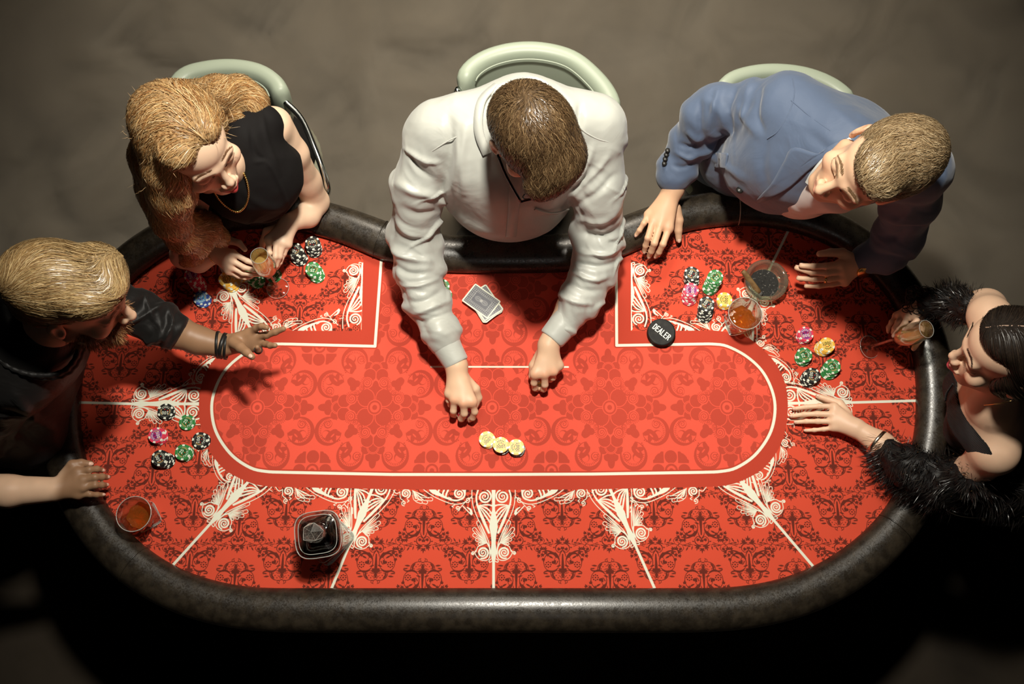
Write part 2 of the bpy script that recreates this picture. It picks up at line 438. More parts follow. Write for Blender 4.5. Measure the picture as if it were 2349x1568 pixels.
# ------------------------------------------------------------------ felt print
def pxy(P, h=0.0): return np.array([U(x, y, h)[:2] for x, y in P])
CX0 = 1131.5
FELT_PX = [(188,925),(193,860),(212,790),(246,720),(298,655),(368,598),(440,560),(520,535),(610,526),(700,536),(790,562),(862,594),(930,617),(1010,627),(1160,629),(1305,626),(1400,603),(1465,575),(1530,547),(1600,528),(1700,519),(1800,530),(1895,562),(1975,617),(2038,688),(2078,770),(2096,850),(2098,920),(2093,1000),(2062,1105),(2000,1198),(1905,1275),(1805,1322),(1690,1345),(1560,1348),(1132,1348),(700,1348),(575,1346),(480,1327),(400,1296),(330,1248),(272,1190),(228,1120),(200,1050),(189,985)]
FELT = smooth_path(pxy(FELT_PX), 240, True)
MM = .0006
fx0, fy0 = FELT.min(0) - .03; fx1, fy1 = FELT.max(0) + .03
CW, CH = int((fx1 - fx0) / MM), int((fy1 - fy0) / MM)
tcv = lambda P: (np.asarray(P)[..., :2] - [fx0, fy0]) / MM
upt = lambda P: tcv(pxy(P))
mir = lambda P: [(2 * CX0 - x, y) for x, y in P]
R_OUT = [(1640,758),(1663,761),(1700,768),(1723,779),(1755,806),(1783,840),(1801,881),(1807,929),(1803,977),(1788,1025),(1755,1070),(1723,1092),(1680,1110),(1640,1116)]
R_IN = [(1600,789),(1636,789),(1668,794),(1712,817),(1749,852),(1772,899),(1777.5,944),(1766,994),(1733,1042),(1690,1072),(1653,1081),(1610,1083)]
r_out = pxy(R_OUT); l_out = pxy(mir(R_OUT)[::-1]); r_in = pxy(R_IN); l_in = pxy(mir(R_IN)[::-1])
sp = lambda P, n=60: smooth_path(P, n)
top = lambda pts: pxy(pts)
OUT_PATH = np.vstack([top([(834, 560), (829, 759)]), top([(640, 758)]), sp(l_out)[::-1][::-1] if False else sp(pxy(mir(R_OUT))), top([(900, 1122), (1132, 1123.5), (1360, 1122)]), sp(r_out)[::-1], top([(1447, 759), (1447, 560)])])
IN_PATH = np.vstack([top([(877, 560), (860, 794)]), sp(pxy(mir(R_IN))), top([(900, 1088), (1132, 1088), (1360, 1087)]), sp(r_in)[::-1], top([(1414.5, 792), (1413, 560)])])
# inner flower tile (folded eight ways)
def flower_tile(n=520):
    g = (np.arange(n) + .5) / n - .5; x, y = np.meshgrid(g, g)
    a = np.abs(x); b = np.abs(y); u = np.maximum(a, b); v = np.minimum(a, b)
    dark = np.zeros((n, n), bool)
    C = lambda cx, cy, r: np.hypot(u - cx, v - cy) < r
    E = lambda cx, cy, rx, ry, an: ((((u - cx) * math.cos(an) + (v - cy) * math.sin(an)) / rx) ** 2 + ((-(u - cx) * math.sin(an) + (v - cy) * math.cos(an)) / ry) ** 2) < 1
    def ring(cx, cy, r, w_): return np.abs(np.hypot(u - cx, v - cy) - r) < w_
    def spir(cx, cy, r, w_, tr=2.0, ph=0.0):
        rr = np.hypot(u - cx, v - cy); th = (np.arctan2(v - cy, u - cx) + ph) / (2 * PI)
        k = rr / (r / tr); f = (k - th) % 1; return (rr < r) & (np.abs(f - .5) < w_ / (r / tr))
    def dots(cx, cy, r, w_, m):
        rr = np.hypot(u - cx, v - cy); th = np.arctan2(v - cy, u - cx) / (2 * PI) * m
        return (np.abs(rr - r) < w_) & (np.abs((th % 1) - .5) < .2)
    def put(f, *sh, gap=.0055):
        nonlocal dark
        for q in sh: dark = dark & ~f(q, gap)
        for q in sh: dark = dark | f(q, 0)
    def cc(q, g): return C(q[0], q[1], q[2] + g)
    def ee(q, g): return E(q[0], q[1], q[2] + g, q[3] + g, q[4])
    # trefoil tip, small rounds, bell, rounds (outer to inner)
    dark |= E(.435, 0, .048, .030, 0) | C(.395, .030, .032) | C(.39, 0, .04)
    put(cc, (.335, .062, .037)); put(cc, (.318, 0, .048)); put(cc, (.318, 0, .038))
    put(cc, (.262, .052, .052)); dark &= ~(v < .0035) | (u < .21) | (u > .285)
    dark &= ~((u < .208) & (u > .15) & (v > .05)) 
    lob = E(.155, 0, .062, .03, 0) | C(.142, .028, .030) | ((u > .05) & (u < .15) & (v < .05 * (u - .03) / .1))
    dark |= lob
    put(cc, (.079, .076, .0665), gap=.006)
    dark &= ~C(0, 0, .063); dark |= C(0, 0, .056) & ~C(0, 0, .041); dark |= C(0, 0, .021)
    dark &= ~C(.20, .073, .048); dark |= spir(.20, .073, .038, .0035, 2.3); dark |= ring(.2, .073, .0375, .003)
    dark |= dots(.2, .073, .052, .007, 22) & (v > .05)
    dark |= spir(.155, .118, .021, .003, 1.6) | ring(.155, .118, .0205, .0025)
    hrt = (C(.192, .160, .028) | C(.168, .186, .026) | E(.205, .195, .050, .028, .79))
    dark |= hrt
    # crescents with leaf sprays
    for (cx, cy, r, sh) in ((.385, .19, .115, .021),):
        big = C(cx, cy, r) & ~C(cx - sh * .75, cy - sh * .2, r - .018)
        dark |= big & ~(E(cx - .09, cy - .04, .06, .05, 0))
        dark |= dots(cx - .012, cy, r - .036, .009, 34) & (u > cx - .02)
        dark |= spir(cx + .005, cy - .058, .035, .003, 2.0) | ring(cx + .005, cy - .058, .0345, .002)
        leaf = E(cx - .030, cy + .030, .062, .030, .75) | E(cx - .070, cy + .012, .045, .020, -.35) | E(cx - .050, cy + .045, .020, .045, .25) | (C(cx + .010, cy + .030, .040) & ~C(cx + .020, cy + .026, .028))
        dark |= leaf & C(cx - .01, cy, r + .02) 
        dark &= ~E(cx - .040, cy + .034, .020, .006, .75)
    dark |= C(.285, .262, .006) | C(.30, .27, .006)
    # corner flower
    p = .5 - u; q = .5 - v; hp = np.hypot(p, q)
    near = hp < .17
    pet = (np.hypot(q - .108, p) < .054) | (np.hypot(p - .108, q) < .054) | ((np.abs(p - .105) < .045) & (np.abs(q - .105) < .045) & (np.hypot(p - .158, q - .105) > .024) & (np.hypot(p - .105, q - .158) > .024) & (np.hypot(p - .165, q - .165) > .02))
    pet2 = pet & ~(np.abs(np.hypot(q - .108, p) - .056) < .004) & ~(np.abs(np.hypot(p - .108, q) - .056) < .004)
    dark = np.where(near, (pet2 & (hp > .062)) | ((hp < .055) & (hp > .038)) | (hp < .02), dark)
    return dark.astype(np.float32)
# outer damask tile
def damask_tile(w_=560):
    h_ = int(w_ * .578); cv = Canvas(w_, h_, True); s_ = w_ / 922.0
    def motif(cx, cy, f):
        T = lambda x, y: (cx + x * s_, cy + f * y * s_)
        def ln(P, r, n=14):
            P = smooth_path(np.array(P, float), n)
            rr = np.interp(np.linspace(0, 1, n), np.linspace(0, 1, len(r)), r) if np.ndim(r) else np.full(n, r)
            for sg in (-1, 1): cv.line([T(sg * x, y) for x, y in P], rr * s_)
        def leaf(x, y, an, L, w2):
            an = math.radians(an); P = [(x - math.cos(an) * L * (.5 - t), y - math.sin(an) * L * (.5 - t)) for t in (0, .3, .6, 1)]
            ln(P, [.8, w2, w2 * .8, .3], 6)
        def maple(x, y, an, L):
            for d_, k in ((0, 1), (48, .75), (-48, .75), (100, .5), (-100, .5)):
                a2 = math.radians(an + d_); ln([(x, y), (x + math.cos(a2) * L * k * .5, y + math.sin(a2) * L * k * .5), (x + math.cos(a2) * L * k, y + math.sin(a2) * L * k)], [4, 6.5, .3], 5)
        ln([(0, 165), (0, 60), (0, -10), (0, -60)], [9, 15, 10, 6])          # stalk (y up)
        for dx, dy in ((58, 118), (38, 150), (75, 95), (20, 165)):
            ln([(4, 95), (dx * .5, dy + 12), (dx, dy)], [2.5, 2.2, 2]); 
        for x, y in ((66, 150), (46, 172), (84, 128)): ln([(x, y), (x + 1, y)], 5, 2)
        for a_, L in ((20, 46), (45, 52), (70, 50), (-5, 40)): 
            an = math.radians(a_); ln([(5, 88), (5 + math.cos(an) * L, 88 + math.sin(an) * L)], [4, 8, .5], 5)
        leaf(40, 55, 20, 50, 8)
        ln([(18, 232), (42, 218), (36, 196), (20, 205), (26, 222)], 2.6); ln([(0, 190), (30, 200), (75, 190), (110, 160), (122, 110)], [4, 2.5, 4, 4, 3]); 
        leaf(92, 160, -50, 60, 9); leaf(100, 130, -70, 50, 8); leaf(152, 160, 5, 56, 9); leaf(170, 130, -10, 50, 7)
        ln([(120, 115), (150, 105), (185, 118), (182, 138)], [6, 8, 5, 2])
        P = [(110 + 78 * math.cos(t), 20 + 92 * math.sin(t)) for t in np.linspace(0, 2 * PI, 14)]
        ln(P, [3.5, 3, 3, 11, 9, 3, 3.5, 4, 12, 14, 10, 4, 3, 3.5], 40)
        for k in range(8): ln([(142 + 26 * math.cos(k * PI / 4), 42 + 27 * math.sin(k * PI / 4))] * 1 + [(143 + 26 * math.cos(k * PI / 4), 42 + 27 * math.sin(k * PI / 4))], 7, 2)
        ln([(142, 42), (143, 42)], 8, 2)
        ln([(80, 20), (96, 20)], 14, 3); ln([(76, 6), (84, 28)], 10, 3); ln([(84, -2), (70, -30), (50, -50)], 2.2)
        ln([(50, 10), (60, 32), (72, 38)], [5, 3, 4]); leaf(120, -35, -30, 60, 9); leaf(60, -60, -60, 60, 8)
        ln([(60, -30), (100, -75), (150, -95), (200, -85)], [6, 9, 7, 5])
        for x, y, an, L in ((196, -60, 60, 34), (225, -85, -10, 44), (205, -110, -80, 40), (170, -80, 120, 34), (235, -50, 70, 30), (190, -15, 85, 30), (150, -60, 100, 26), (175, -110, -110, 34), (245, -110, -40, 26)): maple(x, y, an, L)
        ln([(262, -95), (280, -120), (268, -150)], [2.2, 3, 1.5]); ln([(130, -150), (190, -165), (225, -150), (240, -172), (215, -185)], [3, 2.4, 2.2, 2.4, 2.2])
        maple(0, -128, 90, 36); maple(34, -118, 60, 30); ln([(0, -100), (38, -80), (68, -110), (60, -150), (25, -168), (0, -160)], [3, 3, 3, 5, 5, 3])
        ln([(80, -130), (90, -128)], 5, 3); ln([(20, -70), (12, -95)], [3, 6], 3); ln([(30, -40), (24, -70), (5, -90)], [3, 4, 2])
        maple(0, -205, -90, 46); maple(42, -185, -70, 42); ln([(10, -180), (60, -172), (84, -160)], [4, 8, 1])
        leaf(100, -196, -75, 44, 6); leaf(150, -205, -60, 44, 7); leaf(128, -178, -10, 36, 7); leaf(168, -170, 20, 34, 6); ln([(92, -165), (120, -160), (150, -172), (185, -168)], 2.6)
        ln([(112, -140), (128, -146), (126, -160), (114, -160), (112, -150)], 2.4)
    for k in (0, 1):
        motif(w_ * .0 + 1, h_ * .30 + k * 0, 1); motif(w_ * .5, h_ * .70, -1); break
    return cv.a
def sample_tile(tile, X, Y):
    h_, w_ = tile.shape; fx = (X % 1.0) * w_ - .5; fy = (Y % 1.0) * h_ - .5
    x0 = np.floor(fx).astype(int); y0 = np.floor(fy).astype(int); tx = (fx - x0).astype(np.float32); ty = (fy - y0).astype(np.float32)
    g = lambda a, b: tile[b % h_, a % w_]
    return (g(x0, y0) * (1 - tx) + g(x0 + 1, y0) * tx) * (1 - ty) + (g(x0, y0 + 1) * (1 - tx) + g(x0 + 1, y0 + 1) * tx) * ty
XX = fx0 + (np.arange(CW, dtype=np.float32) + .5) * MM; YY = fy0 + (np.arange(CH, dtype=np.float32) + .5) * MM
flo = flower_tile()
c0 = U(1129, 934, 0); per = (U(1399, 936, 0)[0] - U(860, 934, 0)[0]) / 2; pery = U(1129, 660, 0)[1] - c0[1]
GX = np.broadcast_to(((XX - c0[0]) / per + .5)[None], (CH, CW)); GY = np.broadcast_to(((YY - c0[1]) / pery + .5)[:, None], (CH, CW))
A_fl = sample_tile(flo, GX, GY)
dam = damask_tile(); d0 = U(971.5, 1212, 0); perd = (U(971.5 + 212, 1212, 0)[0] - d0[0]); ph_ = U(971.5, 1212, 0)[1] - U(971.5, 1334, 0)[1]
A_dm = sample_tile(dam, np.broadcast_to(((XX - d0[0]) / perd)[None], (CH, CW)), np.broadcast_to(((YY - d0[1]) / ph_ + .30)[:, None], (CH, CW)))
cw = Canvas(CW, CH)        # white lacework
def closest(path, p):
    L = np.r_[0, np.cumsum(np.linalg.norm(np.diff(path, axis=0), axis=1))]; best = (9, 0)
    for i in range(len(path) - 1):
        a, b = path[i], path[i + 1]; t = np.clip(np.dot(p - a, b - a) / (np.dot(b - a, b - a) + 1e-12), 0, 1); d = np.linalg.norm(p - a - t * (b - a))
        if d < best[0]: best = (d, L[i] + t * (L[i + 1] - L[i]))
    return best[1]
PL = np.r_[0, np.cumsum(np.linalg.norm(np.diff(OUT_PATH, axis=0), axis=1))]
def onpath(s, b):
    s = np.clip(s, 0, PL[-1] - 1e-6); p = np.array([np.interp(s, PL, OUT_PATH[:, k]) for k in (0, 1)])
    e = .012; q = np.array([np.interp(np.clip(s + e, 0, PL[-1]), PL, OUT_PATH[:, k]) for k in (0, 1)]) - np.array([np.interp(np.clip(s - e, 0, PL[-1]), PL, OUT_PATH[:, k]) for k in (0, 1)])
    q = q / (np.linalg.norm(q) + 1e-9); return p + np.array([q[1], -q[0]]) * b
UZ = 1 / (4.35 * 872.0)
def draw_motif(fr, s=1.0, parts='all'):
    k = UZ * s / MM
    def ln(P, r, val=1.0, sm=True, n=None, both=True):
        P = np.array(P, float); n = n or max(6, len(P) * 6)
        rr = np.interp(np.linspace(0, 1, n), np.linspace(0, 1, len(r)), r) if np.ndim(r) else np.full(n, float(r))
        Q = smooth_path(P, n) if sm else P
        if not sm: rr = np.full(len(Q), r) if not np.ndim(r) else r
        for sg in ((-1, 1) if both else (1,)):
            cw.line(tcv(np.array([fr(sg * x, y) for x, y in Q])), np.asarray(rr) * k, val)
    def feather(o, m_, t, w_, outline=True):
        if outline: ln([o, m_, t], [4, w_ * .8, w_], 1); ln([o, m_, t], [1, w_ * .8 - 6.5, w_ - 7], 0); ln([o, ((o[0] + t[0]) / 2 + (m_[0] - (o[0] + t[0]) / 2) * .9, (o[1] + t[1]) / 2 + (m_[1] - (o[1] + t[1]) / 2) * .9), (t[0] * .88 + o[0] * .12, t[1] * .88 + o[1] * .12)], [1, w_ * .35, 2.5], 1)
        else: ln([o, m_, t], [2.5, w_ * .6, w_ * .5], 1)
    def curl(x, y, r, sg, a0, w_=5): ln(spiral_pts(x, y, r, 1.5, a0, sg, 1, 26), [w_ * .6, w_, w_], 1, sm=False if False else True, n=26)
    return ln, feather, curl, k
def wedge(fr, s=1.0):
    ln, feather, curl, k = draw_motif(fr, s)
    # lower wing feathers, outlined
    for m_, t, w_ in (((-120, 560), (-150, 490), 20), ((-150, 600), (-188, 555), 21), ((-140, 640), (-188, 610), 19), ((-120, 672), (-165, 655), 16), ((-100, 690), (-140, 695), 13)): feather((-62, 685), m_, t, w_)
    # outer S contour and inner parallel
    ln([(-212, 140), (-214, 230), (-200, 330), (-160, 440), (-112, 530), (-70, 620), (-42, 700), (-38, 790)], 4.2)
    ln([(-186, 150), (-192, 240), (-176, 330), (-140, 420), (-96, 510), (-52, 610), (-24, 700), (-20, 790)], 8, 0)
    ln([(-150, 160), (-170, 240), (-160, 320), (-125, 420), (-84, 510), (-48, 590)], [8, 8, 9, 10, 12, 8])
    ln([(-60, 690), (-40, 730), (-34, 790), (-50, 840), (-100, 852), (-150, 830), (-176, 795)], [7, 7, 6, 4.2, 4.2, 4.2, 4])
    ln([(-100, 700), (-150, 720), (-172, 770)], 4)
    # spirals
    for (x, y, r, sg, a0) in ((-88, 238, 66, 1, -1.2), (-104, 778, 56, -1, 1.9)):
        cw_ = spiral_pts(x, y, r, 2.4, a0, sg, 3, 60); ln(spiral_pts(x, y, r * .72, .0 + 2.4, a0, sg, 3, 60), 17 if False else 0.1, 0)
        ln(cw_, [7, 9, 9, 8, 6, 5], 1, n=60)
    curl(-200, 785, 20, -1, .3); ln([(-176, 795), (-182, 770), (-165, 750)], 3.5)
    ln([(-205, 255), (-250, 250)], 3, n=4)
    # upper fan
    for m_, t, w_ in (((-70, 318), (-14, 325), 11), ((-70, 350), (-12, 408), 11), ((-80, 380), (-12, 465), 12), ((-95, 400), (-16, 520), 13), ((-115, 420), (-42, 590), 14)):
        ln([(-150, 325), m_, t], [3, w_ * .7, w_ * .55])
    ln([(-172, 318), (-140, 332), (-128, 318)], 3.5)
    # axis
    ln([(0, 130), (0, 200), (0, 300), (0, 480), (0, 560), (0, 620), (0, 690), (0, 760), (0, 815), (0, 850)], [22, 18, 15, 14, 30, 42, 26, 20, 30, 17], both=False, n=60)
    ln([(-26, 838), (-44, 852), (-40, 868), (-18, 862)], 4)
    for y in (330, 405, 470): ln([(-14, y), (-40, y - 6)], [7, 3], n=4)
def garland(s0, sg, s=1.0, end=900):
    fr = lambda a, b: onpath(s0 + sg * (-a) * UZ * s, (b - 150) * UZ * s)
    k = UZ * s / MM
    ln, feather, curl, k = draw_motif(fr, s)
    def L1(P, r, val=1.0, n=None): ln(P, r, val, both=False, n=n)
    def F1(o, m_, t, w_): 
        L1([o, m_, t], [4, w_ * .8, w_]); L1([o, m_, t], [1, w_ * .8 - 6.5, w_ - 7], 0); L1([o, ((o[0] + t[0]) / 2, (o[1] + t[1]) / 2), (t[0] * .88 + o[0] * .12, t[1] * .88 + o[1] * .12)], [1, w_ * .35, 2.5])
    for m_, t, w_ in (((-720, 235), (-615, 245), 20), ((-745, 250), (-665, 275), 20), ((-765, 250), (-715, 272), 18), ((-780, 240), (-755, 250), 14)): F1((-800, 160), m_, t, w_)
    L1([(-215, 215), (-270, 265), (-340, 290), (-420, 285), (-520, 250), (-620, 200), (-720, 130)], 4.2)
    L1([(-240, 200), (-300, 258), (-380, 268), (-480, 240), (-600, 180), (-700, 110)], 8, 0)
    L1([(-280, 150), (-290, 215), (-340, 250), (-400, 252), (-500, 215), (-590, 160), (-650, 120)], [8, 8, 8, 9, 13, 18, 16])
    L1(spiral_pts(-340, 188, 60, 2.3, 1.2, -1, 3, 50), [8, 9, 8, 6], n=50)
    L1(spiral_pts(-868, 190, 48, 2.1, 1.2, -1, 3, 50), [7, 8, 7, 5], n=50)
    for m_, t in (((-470, 215), (-440, 130)), ((-500, 205), (-480, 130)), ((-540, 195), (-530, 120)), ((-575, 180), (-590, 110)), ((-600, 180), (-650, 110))): L1([(-430, 240), m_, t], [3, 9, 8])
    L1([(-445, 222), (-418, 236), (-422, 256)], 3.5)
    L1([(-270, 262), (-330, 330), (-352, 345)], 3.5); L1(spiral_pts(-352, 332, 26, 1.5, 1.5, -1, 1, 26), [3.5, 4.5, 4], n=26)
    L1(spiral_pts(-255, 250, 28, 1.5, 2.6, -1, 1, 26), [3.5, 4.5, 4], n=26); L1([(-380, 300), (-408, 312), (-392, 322)], 3.5)
    L1([(-925, 180), (-918, 235), (-885, 262)], 4); L1(spiral_pts(-882, 285, 26, 1.5, 1.3, 1, 1, 26), [3.5, 4.5, 4], n=26); L1([(-850, 250), (-832, 262), (-850, 275)], 3.5)
    L1([(-215, 395), (-260, 350), (-300, 310)], 5); L1([(-215, 380), (-225, 345), (-260, 320)], [14, 9, 4])
    L1([(-1000, 150), (-960, 190), (-925, 175)], 4)
MOT = [((1132, 1287), (0, 1), 1), ((800, 1252), (-.378, .926), 1), ((483, 1200), (-.67, .74), 1), ((303, 926), (-1, 0), 1), ((527, 655), (-.43, -.9), 1), ((1740, 668), (.42, -.9), 1), ((1953, 922), (1, -.02), 1), ((1775, 1193), (.647, .763), 1), ((1457, 1250), (.41, .91), 1)]
frames = []
for tip, d_, s_ in MOT:
    T0 = U(*tip, 0)[:2]; T1 = U(tip[0] + d_[0] * 30, tip[1] + d_[1] * 30, 0)[:2]; D = nrm(T1 - T0); Lt = np.array([-D[1], D[0]])
    frames.append((T0, D, Lt)); 
    base = T0 - D * 710 * UZ; frames[-1] += (closest(OUT_PATH, base),)
for i, sg, s_ in ((0, 1, 1), (0, -1, 1), (1, -1, 1), (8, 1, 1), (2, -1, .8), (3, -1, .8), (7, 1, .8), (6, 1, .8)):
    garland(frames[i][3], -sg if False else sg, s_)
cor_l = closest(OUT_PATH, pxy([(829, 759)])[0]); cor_r = closest(OUT_PATH, pxy([(1447, 759)])[0])
garland(cor_l + .01, 1, .98); garland(cor_r - .01, -1, .98)
for tip, d_ in (((833, 603), (-.01, -1)), ((1446, 603), (.01, -1))):
    T0 = U(*tip, 0)[:2]; T1 = U(tip[0], tip[1] - 30, 0)[:2]; D = nrm(T1 - T0); frames.append((T0, D, np.array([-D[1], D[0]]), 0))
for T0, D, Lt, _ in frames:
    wedge(lambda a, b, T0=T0, D=D, Lt=Lt: T0 + D * (b - 860) * UZ + Lt * a * UZ)
# seat lines
for a, b in (((170,922.5),(303,926)),((1953,923),(2112,918.5)),((377,1317),(483,1200)),((753,1367),(800,1252)),((1132,1368),(1132,1280)),((1509,1366),(1457,1250)),((1885,1322),(1775,1193)),((1814,517),(1740,668)),((480,560),(527,655))):
    cw.line(upt([a, b]), 3.0 / 840 / MM)
A_wh = cw.a
mo = Canvas(CW, CH); mo.poly(np.vstack([tcv(OUT_PATH), tcv([[OUT_PATH[-1][0], fy1 + 1], [OUT_PATH[0][0], fy1 + 1]])]))
mi_ = Canvas(CW, CH); mi_.poly(np.vstack([tcv(IN_PATH), tcv([[IN_PATH[-1][0], fy1 + 1], [IN_PATH[0][0], fy1 + 1]])]))
li = Canvas(CW, CH); li.line(tcv(IN_PATH), 3.3 / 840 / MM); li.line(upt([(989, 841), (1303, 841.5)]), 2.0 / 840 / MM)
ld = Canvas(CW, CH); ld.line(tcv(IN_PATH), 6.5 / 840 / MM)
C_ = lambda r, g, b: np.array([r, g, b], np.float32) / 255
C_out, C_dam, C_band, C_in, C_fl, C_wh = C_(208, 76, 53), C_(92, 37, 27), C_(180, 63, 45), C_(222, 84, 65), C_(173, 64, 48), C_(226, 226, 208)
mxx = lambda a, b, t: a * (1 - t[..., None]) + b * t[..., None]
img = mxx(np.broadcast_to(C_out, (CH, CW, 3)), C_dam, A_dm * .92); img = mxx(img, C_wh, A_wh)
inn = mxx(np.broadcast_to(C_in, (CH, CW, 3)), C_fl, A_fl * .85); inn = mxx(inn, C_band, ld.a)
band = mxx(np.broadcast_to(C_band, (CH, CW, 3)), inn, mi_.a); band = mxx(band, C_wh, li.a)
img = mxx(img, band, mo.a)
IM_felt = make_image('felt_print', img)
del img, inn, band, A_fl, A_dm, GX, GY, mo, mi_, ld, li
M_felt = image_mat('printed_felt', IM_felt, .85, .15, bump=(900, .25, .0006), sheen=.15)
M_leather = mat('black_leather', (.016, .012, .008), .36, spec=.7, bump=(260, .20, .0008), noise=(38, (.034, .026, .017), .4, .65))
nt = M_leather.node_tree; rn = nt.nodes.new('ShaderNodeTexNoise'); rn.inputs['Scale'].default_value = 130; rn.inputs['Detail'].default_value = 6; rn.inputs['Distortion'].default_value = 1.5
rr = nt.nodes.new('ShaderNodeMapRange'); rr.inputs[1].default_value = .35; rr.inputs[2].default_value = .65; rr.inputs[3].default_value = .24; rr.inputs[4].default_value = .42
nt.links.new(nt.nodes['Texture Coordinate'].outputs['Object'], rn.inputs['Vector']); nt.links.new(rn.outputs['Fac'], rr.inputs[0]); nt.links.new(rr.outputs[0], nt.nodes['Principled BSDF'].inputs['Roughness'])
M_blackwood = mat('black_table_base', (.012, .011, .010), .5)
M_thread = mat('pale_seam_thread', (.55, .5, .4), .6)
def grow(P, d):
    T = nrm(np.roll(P, -1, 0) - np.roll(P, 1, 0)); N = np.stack([T[:, 1], -T[:, 0]], 1)
    ar = .5 * np.sum(P[:, 0] * np.roll(P[:, 1], -1) - np.roll(P[:, 0], -1) * P[:, 1])
    return P + N * d * (1 if ar > 0 else -1)
CEN = U(1140, 1000, 0)
table = thing('poker_table', 'oval poker table with printed red felt and padded black leather rail', 'table', (CEN[0], CEN[1], 0))
# felt sheet
FG = grow(FELT, .016); n_ = len(FG)
bm = bmesh.new(); vs_ = [bm.verts.new((x, y, ZF)) for x, y in FG]; f_ = bm.faces.new(vs_)
bm.normal_update(); 
if f_.normal.z < 0: bmesh.ops.reverse_faces(bm, faces=[f_])
uvl = bm.loops.layers.uv.new('UVMap')
bmesh.ops.triangulate(bm, faces=[f_])
for fc in bm.faces:
    for lp in fc.loops: lp[uvl].uv = ((lp.vert.co.x - fx0) / (CW * MM), (lp.vert.co.y - fy0) / (CH * MM))
me = bpy.data.meshes.new('felt'); bm.to_mesh(me); bm.free()
o = link('felt', me, M_felt); attach(o, table); o['label'] = 'printed red felt playing surface with white scrollwork'
# rail: swept padded tube around the felt edge
prof = []
for t in np.linspace(0, 1, 22):
    a = PI * (1 - t * 1.30) ; prof.append((.054 + .054 * math.cos(a), .012 + .040 * math.sin(a) if a > 0 else .012 + .085 * math.sin(a)))
prof = [(.012, -.012), (.004, -.004)] + prof + [(.050, -.10), (.02, -.10)]
sec = np.array(prof); ring = smooth_path(FELT, 300, True)
for _ in range(2): ring = (np.roll(ring, 1, 0) + ring * 2 + np.roll(ring, -1, 0)) / 4
# convert offsets to smoothly grown rings (outer rings are smoothed so the concave dealer bay stays clean)
rows = []
for d_, z_ in sec:
    g = grow(ring, d_)
    for _ in range(6 + int(d_ * 300)): g = (np.roll(g, 1, 0) + g * 2 + np.roll(g, -1, 0)) / 4
    rows.append(np.column_stack([g, np.full(len(g), ZF + z_)]))
R_ = np.stack(rows, 1); nr, ns = R_.shape[:2]
i = np.arange(nr)[:, None]; j = np.arange(ns)[None]; F = np.stack([i * ns + j, ((i + 1) % nr) * ns + j, ((i + 1) % nr) * ns + (j + 1) % ns, i * ns + (j + 1) % ns], -1).reshape(-1, 4)
V = R_.reshape(-1, 3)
if np.cross(V[F[5][1]] - V[F[5][0]], V[F[5][3]] - V[F[5][0]])[2] < 0 and False: F = F[:, ::-1]
me = np_mesh('padded_rail', V, F); o = link('padded_rail', me, M_leather); attach(o, table)
bm = bmesh.new(); bm.from_mesh(me); bmesh.ops.recalc_face_normals(bm, faces=bm.faces); bm.to_mesh(me); bm.free()
o['label'] = 'padded black leather rail'
for sx, sy in ((1697, 519), (345, 1258), (2010, 1185), (862, 594)):
    p = U(sx, sy, 0)[:2]; k_ = int(np.argmin(np.linalg.norm(ring - p, axis=1)))
    P = R_[k_, 2:22] + np.array([0, 0, .0012]); s_ = tube('rail_seam', P, .0016, M_thread if sx == 1697 else M_leather, 6); attach(s_, table)
# deck below and base
def prism(name, P, z0, z1, m):
    bm = bmesh.new(); a = [bm.verts.new((x, y, z0)) for x, y in P]; f = bm.faces.new(a); e = bmesh.ops.extrude_face_region(bm, geom=[f])
    for v in e['geom']:
        if isinstance(v, bmesh.types.BMVert): v.co.z = z1
    bmesh.ops.recalc_face_normals(bm, faces=bm.faces); me = bpy.data.meshes.new(name); bm.to_mesh(me); bm.free(); return link(name, me, m)
for nm, d_, z0, z1 in (('table_deck', .03, .70, .752), ('apron', -.05, .56, .70)): attach(prism(nm, grow(FELT, d_)[::2], z0, z1, M_blackwood), table)
for sx in (-.62, .62):
    V1, F1 = boxa((CEN[0] + sx, CEN[1] + .0, .30), (.06, .16, .27)); V2, F2 = boxa((CEN[0] + sx, CEN[1], .02), (.10, .30, .02))
    V, F = merge([(V1, F1), (V2, F2)]); attach(link('pedestal', np_mesh('pedestal', V, F, smooth=False), M_blackwood), table)
